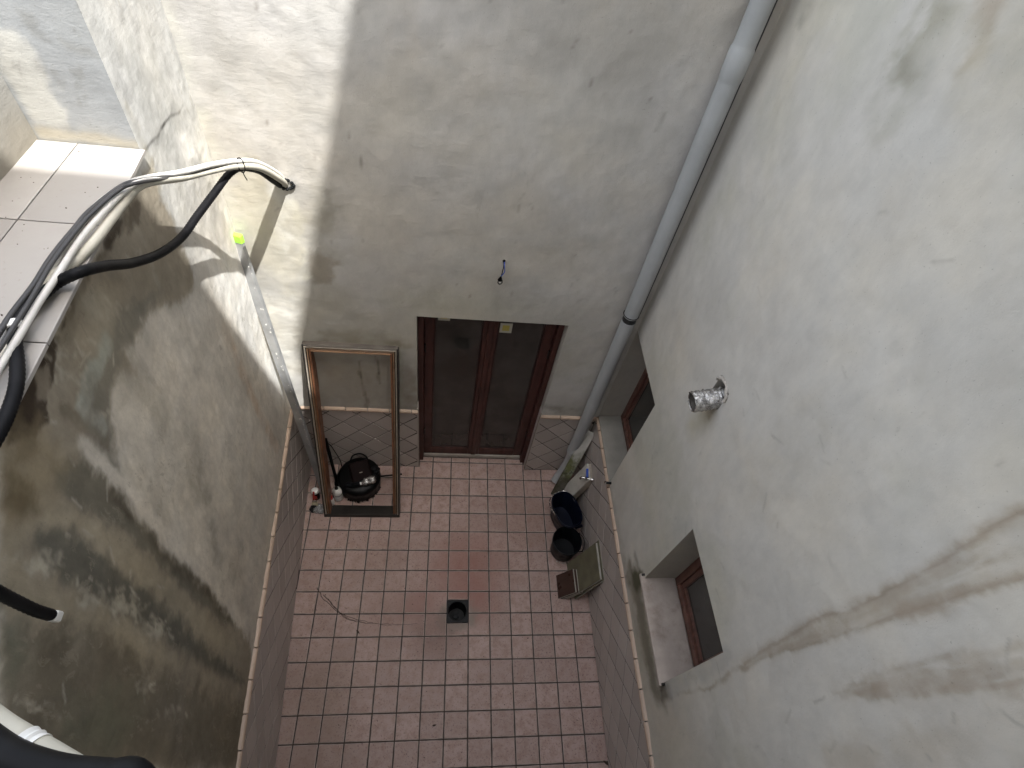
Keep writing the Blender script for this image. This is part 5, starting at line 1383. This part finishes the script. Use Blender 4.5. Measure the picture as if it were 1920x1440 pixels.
# ---- leaves and grit on the floor
lf = random.Random(3)
def dry_leaf(px, py, L_, a, lab):
    t_ = thing('dry_leaf', lab, 'leaf', (px, py, 0), 'dry leaves on the floor')
    ca, sa_ = math.cos(a), math.sin(a)
    prof = [(-1, 0), (-0.5, 0.25), (0.1, 0.32), (0.6, 0.18), (1, 0.0)]
    V = []
    for s_, hw in prof:
        for sg in (-1, 0, 1):
            x, y = s_ * L_ / 2, sg * hw * L_ / 2
            V.append((px + x * ca - y * sa_, py + x * sa_ + y * ca, 0.012 + 0.05 * abs(sg) * hw * 3 * L_ + 0.02 * s_ * s_))
    n = len(V)
    V += [(x, y, z - 0.006) for x, y, z in V]
    F = []
    for i in range(len(prof) - 1):
        for j in range(2):
            q = [i * 3 + j, (i + 1) * 3 + j, (i + 1) * 3 + j + 1, i * 3 + j + 1]
            F += [q, [k_ + n for k_ in q[::-1]]]
    m_ = MB(); m_.add(V, F); m_.part('blade', M['leaf'], t_)
l1, l2, l3 = [(-0.40, -5.49), (6.82, -7.05), (-3.97, -1.78)]
dry_leaf(l1[0], l1[1], 0.20, 0.2, 'dry brown leaf near the floor centre below the drain')
dry_leaf(l2[0], l2[1], 0.34, -0.6, 'dark dry leaf at the right edge of the floor')
dry_leaf(l3[0], l3[1], 0.24, -0.8, 'curled dark leaf on the tiles left of the drain')
gm = MB()
for i in range(260):
    x, y = lf.uniform(-6.6, 6.8), lf.uniform(-8, 6.4)
    if i < 90: x, y = lf.gauss(-4.5, 1.2), lf.gauss(3.0, 1.5)
    elif i < 130: x, y = lf.gauss(-0.6, 0.6), lf.gauss(-2.0, 0.5)
    if x < xl(y) + 0.1 or x > 6.8 or y > 6.6: continue
    r_ = lf.uniform(0.008, 0.022)
    gm.lathe((x, y, -0.002), (0, 0, 1), [(r_, 0), (r_ * 0.9, r_ * 0.7), (0, r_ * 1.1)], 5, 1, lf.uniform(0.5, 1.6))
g = gm.mesh('grit'); g_o = link('grit', g, M['leaf']); g_o['kind'] = 'stuff'; g_o['label'] = 'dark grit and crumbs scattered over the floor tiles'
# the thin dirty arc left by running water
am = thing('dirt_string', 'thin dark strand of debris curving across the tiles left of the drain', 'debris', (-4, -1, 0))
arc = [(-6.00, 0.11), (-5.76, -0.21), (-5.35, -0.54), (-4.86, -0.97), (-4.42, -1.21), (-3.81, -1.40), (-3.20, -1.49), (-2.60, -1.54), (-2.01, -1.50), (-1.41, -1.37)]
mb = MB()
for rep in range(3):
    pth = smooth_path([(x + lf.gauss(0, 0.05), y + lf.gauss(0, 0.05), 0.006) for x, y in arc], 5)
    pth = [Vector((p.x + lf.gauss(0, 0.012), p.y + lf.gauss(0, 0.012), 0.004)) for p in pth][rep * 4:len(pth) - rep * 9]
    mb.tube(pth, [0.018 * (1 - 0.7 * i / len(pth)) for i in range(len(pth))], 5)
mb.part('strand', M['leaf'], am)

# ---- cables: white bundle, black conduit, lagged pipes
hole = Vector([(-5.57, 6.72, 17.09)][0])
hl = thing('cable_hole', 'dark ragged cable hole in the sunlit part of the back wall', 'hole', tuple(hole))
mb = MB()
for i, v in enumerate(np.linspace(0, 2 * math.pi, 12, endpoint=False)):
    mb.lathe(hole + Vector((0.20 * math.cos(v) * rnd.uniform(0.8, 1.1), -0.03, 0.17 * math.sin(v) * rnd.uniform(0.8, 1.1))), (0, -1, 0), [(0.06, -0.01), (0.05, 0.03), (0.0, 0.05)], 6)
mb.part('broken_rim', M['iron'], hl)
def cable(name, label, pts, r, mat, pname='sheath', n=12, cat='cable', group=None, ribs=None, step=8):
    t_ = thing(name, label, cat, tuple(pts[0]), group)
    P = smooth_path(pts, step)
    m_ = MB()
    if ribs:
        Q, R_ = [], []
        acc = 0.0
        for a, b in zip(P[:-1], P[1:]):
            L_ = (b - a).length
            k_ = max(1, int(L_ / ribs))
            for i in range(k_):
                Q.append(a.lerp(b, i / k_)); R_.append(r * (1.0 if len(Q) % 2 else 0.90))
        m_.tube(Q, R_, n)
    else:
        m_.tube(P, r, n)
    m_.part(pname, M[mat], t_, True)
    return t_, P
grp = 'cables from the back wall to the terrace'
c1 = [(-5.60, 6.85, 17.00), (-5.67, 6.45, 17.61), (-5.83, 5.50, 18.52), (-6.08, 4.80, 18.95), (-6.40, 4.00, 19.29), (-6.64, 3.20, 19.60)] + [(-6.72, 1.85, 20.30), (-7.00, 1.53, 20.30), (-7.21, 0.89, 20.30), (-7.29, 0.14, 20.30), (-7.26, -0.75, 20.30), (-7.25, -1.45, 20.30), (-7.22, -2.20, 20.30), (-7.19, -2.90, 20.30), (-7.15, -3.55, 20.30)]
cable('white_cable', 'thick white cable arching over the others into the wall hole', c1, 0.066, 'white_cable', group=grp)
c2 = [(-5.58, 6.85, 16.93), (-5.64, 6.45, 17.45), (-5.81, 5.50, 18.40), (-6.11, 4.80, 18.85), (-6.42, 4.00, 19.19), (-6.68, 3.20, 19.49)] + [(-6.58, 1.59, 20.44), (-6.80, 1.18, 20.44), (-6.92, 0.52, 20.44), (-6.99, -0.20, 20.44), (-6.98, -1.03, 20.44), (-6.99, -1.69, 20.44), (-6.96, -2.41, 20.44), (-6.94, -3.14, 20.44), (-6.90, -3.76, 20.44)]
cable('white_cable', 'lower white cable of the bundle, dusty where it lies on terrace', c2, 0.055, 'white_cable', group=grp)
c3 = [(-6.61, 1.60, 20.45), (-6.89, 1.35, 20.45), (-7.13, 0.57, 20.45), (-7.18, 0.05, 20.45), (-7.22, -0.45, 20.45), (-7.23, -0.85, 20.45), (-7.21, -1.29, 20.45), (-7.22, -1.59, 20.45), (-7.24, -2.01, 20.45), (-7.23, -2.42, 20.45), (-7.21, -3.11, 20.45)]
c3 = [(-5.65, 6.90, 16.93), (-5.73, 6.40, 17.53), (-5.86, 5.50, 18.43), (-6.11, 4.75, 18.91), (-6.42, 3.95, 19.25), (-6.64, 3.15, 19.57)] + c3
cable('grey_cable', 'dark grey cable drooping away from the bundle across the terrace tiles', c3, 0.045, 'grey_cable', group=grp)
c5 = [(-5.65, 6.90, 16.91), (-5.74, 6.40, 17.51), (-5.86, 5.50, 18.41), (-6.11, 4.75, 18.89), (-6.42, 3.95, 19.23), (-6.65, 3.15, 19.54)] + [(-6.53, 1.39, 20.55), (-6.79, 1.12, 20.55), (-6.98, 0.39, 20.55), (-7.04, -0.12, 20.55), (-7.07, -0.65, 20.55), (-7.07, -1.04, 20.55), (-7.04, -1.50, 20.55), (-7.02, -1.87, 20.55), (-7.01, -2.31, 20.55), (-7.00, -2.72, 20.55), (-7.00, -3.36, 20.55)]
cable('grey_cable', 'second grey cable lying close against the dark one on the terrace', c5, 0.034, 'grey_cable', group=grp)
c4 = [(-6.82, 1.11, 20.28), (-6.86, 0.54, 20.28), (-6.90, -0.06, 20.28), (-7.00, -0.56, 20.28), (-7.16, -0.98, 20.28), (-7.17, -1.65, 20.28), (-7.18, -1.94, 20.28), (-7.14, -2.42, 20.28), (-7.17, -2.98, 20.28), (-7.19, -3.62, 20.28)]
c4 = [(-5.59, 6.90, 16.86), (-5.61, 6.45, 17.39), (-5.79, 5.50, 18.36), (-6.10, 4.75, 18.84), (-6.44, 4.00, 19.14), (-6.66, 3.20, 19.47)] + [(-6.64, 1.64, 20.34)] + c4
cable('lagged_pipe', 'flat cream coated pipe lying along the terrace edge', c4, 0.085, 'cream_foam', cat='pipe', group=grp)
BR = 0.095
c6 = [(-5.76, 6.90, 16.86), (-5.82, 6.40, 17.40), (-5.91, 5.90, 17.98), (-6.01, 5.50, 18.32), (-6.15, 5.10, 18.57), (-6.30, 4.70, 18.61), (-6.50, 4.00, 18.50), (-6.66, 3.20, 18.45), (-6.77, 2.40, 18.45), (-6.81, 1.45, 18.78), (-6.77, 0.45, 19.39), (-6.61, -0.45, 20.12), (-6.56, -1.10, 20.57)] + [(-6.97, -1.15, 20.36), (-7.10, -1.50, 20.36), (-7.19, -1.81, 20.36), (-7.18, -2.08, 20.36), (-7.04, -2.43, 20.36), (-6.83, -2.83, 20.36), (-6.66, -3.24, 20.36), (-6.57, -3.63, 20.36), (-6.53, -3.97, 20.36), (-6.53, -4.37, 20.36)] + [(-6.64, -4.72, 20.34), (-6.82, -5.11, 20.34)]
t6, P6 = cable('black_conduit', 'thick black corrugated conduit sagging in front of the stained wall', c6, BR, 'conduit', n=14, cat='conduit', ribs=0.035, step=10)
c7 = [(-6.82, -5.43, 20.34), (-6.51, -5.54, 20.34)] + [(-6.20, -5.73, 20.09), (-6.20, -5.78, 19.74), (-6.20, -5.79, 19.41), (-6.20, -5.79, 19.00), (-6.20, -5.78, 18.56), (-6.20, -5.74, 18.16)]
t7, P7 = cable('black_conduit', 'cut end of black conduit with a white plug, at left edge', c7, 0.085, 'conduit', n=14, cat='conduit', ribs=0.035)
mb = MB(); d_ = (P7[-1] - P7[-2]).normalized(); mb.obox(P7[-1] + d_ * 0.05, d_, (0, 0, 1), (0.16, 0.15, 0.13), 0.02); mb.part('end_plug', M['white'], t7)
# zip ties
zt = thing('cable_tie', 'black cable tie holding white cables and conduit near the hole', 'cable tie', tuple(c1[3]))
q0 = Vector([(-5.98, 4.85, 18.82)][0])
mb = MB(); mb.tube(ring_path(q0, (0.15, 0.6, 0.35), (-0.3, 0, 0.95), 0.17, 16), 0.014, 5); mb.tube(smooth_path([q0 + Vector((0, 0, -0.16)), q0 + Vector((0.02, -0.02, -0.28)), q0 + Vector((0.05, 0, -0.42))], 4), 0.013, 5); mb.part('strap', M['black'], zt)
tpw = thing('white_tape', 'white tape wrapped round conduit and cream pipe at terrace edge', 'tape', tuple([(-7.05, -2.17, 20.40)][0]))
ti = min(range(len(P6)), key=lambda i: (P6[i] - Vector([(-7.16, -2.14, 20.36)][0])).length)
td = (P6[ti + 1] - P6[ti - 1]).normalized()
mb = MB(); mb.lathe(P6[ti], td, [(BR, -0.075), (BR + 0.014, -0.07), (BR + 0.012, 0.0), (BR + 0.016, 0.07), (BR, 0.075)], 20, cap0=False)
tu = td.cross(Vector((0, 0, 1))).normalized()
mb.obox(P6[ti] + tu * 0.13 + Vector((0, 0, -0.03)), tu, td, (0.16, 0.13, 0.016), 0.004)
mb.part('tape', M['white'], tpw)

# ---- lagged pipe pair right below the viewer
def at(u_pts): return [Vector(p) for p in u_pts]
lp1 = at([(-5.43, -6.87, 22.60), (-4.70, -7.15, 22.60), (-4.01, -7.44, 22.60), (-3.81, -7.56, 22.60), (-3.61, -7.67, 22.60), (-3.44, -7.75, 22.60)])
lp2 = at([(-3.39, -7.78, 22.60), (-3.24, -7.85, 22.60), (-3.07, -7.93, 22.60), (-2.88, -8.02, 22.60)]); lp2.append(lp2[-1] + Vector((0.15, -0.5, -0.3)))
lg = thing('insulated_pipe', 'white foam insulated pipe crossing the lower left corner', 'pipe', tuple(lp1[4]))
mb = MB(); P = smooth_path(lp1, 8); mb.tube(P, [0.125] * (len(P) - 2) + [0.120, 0.10], 16); mb.part('foam_sleeve', M['cream_foam'], lg, True)
mb = MB(); P = smooth_path(lp2, 8); mb.tube(P, [0.10, 0.122] + [0.13] * (len(P) - 2), 16); mb.part('foam_sleeve', M['cream_foam'], lg, True)
bc = at([(-5.23, -7.03, 22.72), (-4.53, -7.30, 22.72), (-3.87, -7.58, 22.72), (-3.66, -7.70, 22.72), (-3.49, -7.79, 22.72), (-3.34, -7.85, 22.72), (-3.16, -7.90, 22.72), (-2.99, -7.93, 22.72), (-2.79, -7.95, 22.72), (-2.59, -7.99, 22.72)]); bc.append(bc[-1] + Vector((0.15, -0.45, -0.5)))
bcb = thing('black_hose', 'thick black hose strapped to the white insulated pipe', 'hose', tuple(bc[4]))
mb = MB(); mb.tube(smooth_path(bc, 8), 0.120, 16); mb.part('hose', M['conduit'], bcb, True)
zp = thing('white_cable_tie', 'white ribbed cable tie round the insulated pipe and black hose', 'cable tie', tuple(lp2[0]))
zc = [(-3.41, -7.77, 22.60)][0]
zc = Vector(zc)
zd = (Vector(lp2[0]) - Vector(lp1[-2])).normalized()
ze = Vector((0, 0, 1)); ze = (ze - zd * ze.dot(zd)).normalized()
zf = zd.cross(ze)
mb = MB()
V, F, n = [], [], 28
for i in range(n):
    a = 2 * math.pi * i / n
    for off, rr_ in ((-0.055, 0.0), (-0.055, 0.02), (-0.02, 0.012), (0.0, 0.022), (0.02, 0.012), (0.055, 0.02), (0.055, 0.0)):
        V.append(zc + zd * off + zf * (math.cos(a) * (0.118 + rr_)) + ze * (math.sin(a) * (0.118 + rr_)))
for i in range(n):
    for j in range(6):
        F.append([i * 7 + j, i * 7 + j + 1, ((i + 1) % n) * 7 + j + 1, ((i + 1) % n) * 7 + j])
mb.add(V, F)
tailp = smooth_path([zc + ze * 0.12 - zf * 0.02, zc + ze * 0.17 + Vector((0.05, -0.12, 0)), zc + ze * 0.19 + Vector((0.02, -0.30, 0)), zc + ze * 0.17 + Vector((-0.14, -0.42, 0))], 8)
for p0, p1 in zip(tailp[:-1], tailp[1:]): mb.obox((p0 + p1) / 2, p1 - p0, zd, ((p1 - p0).length * 1.25, 0.10, 0.018))
mb.part('strap', M['white'], zp)
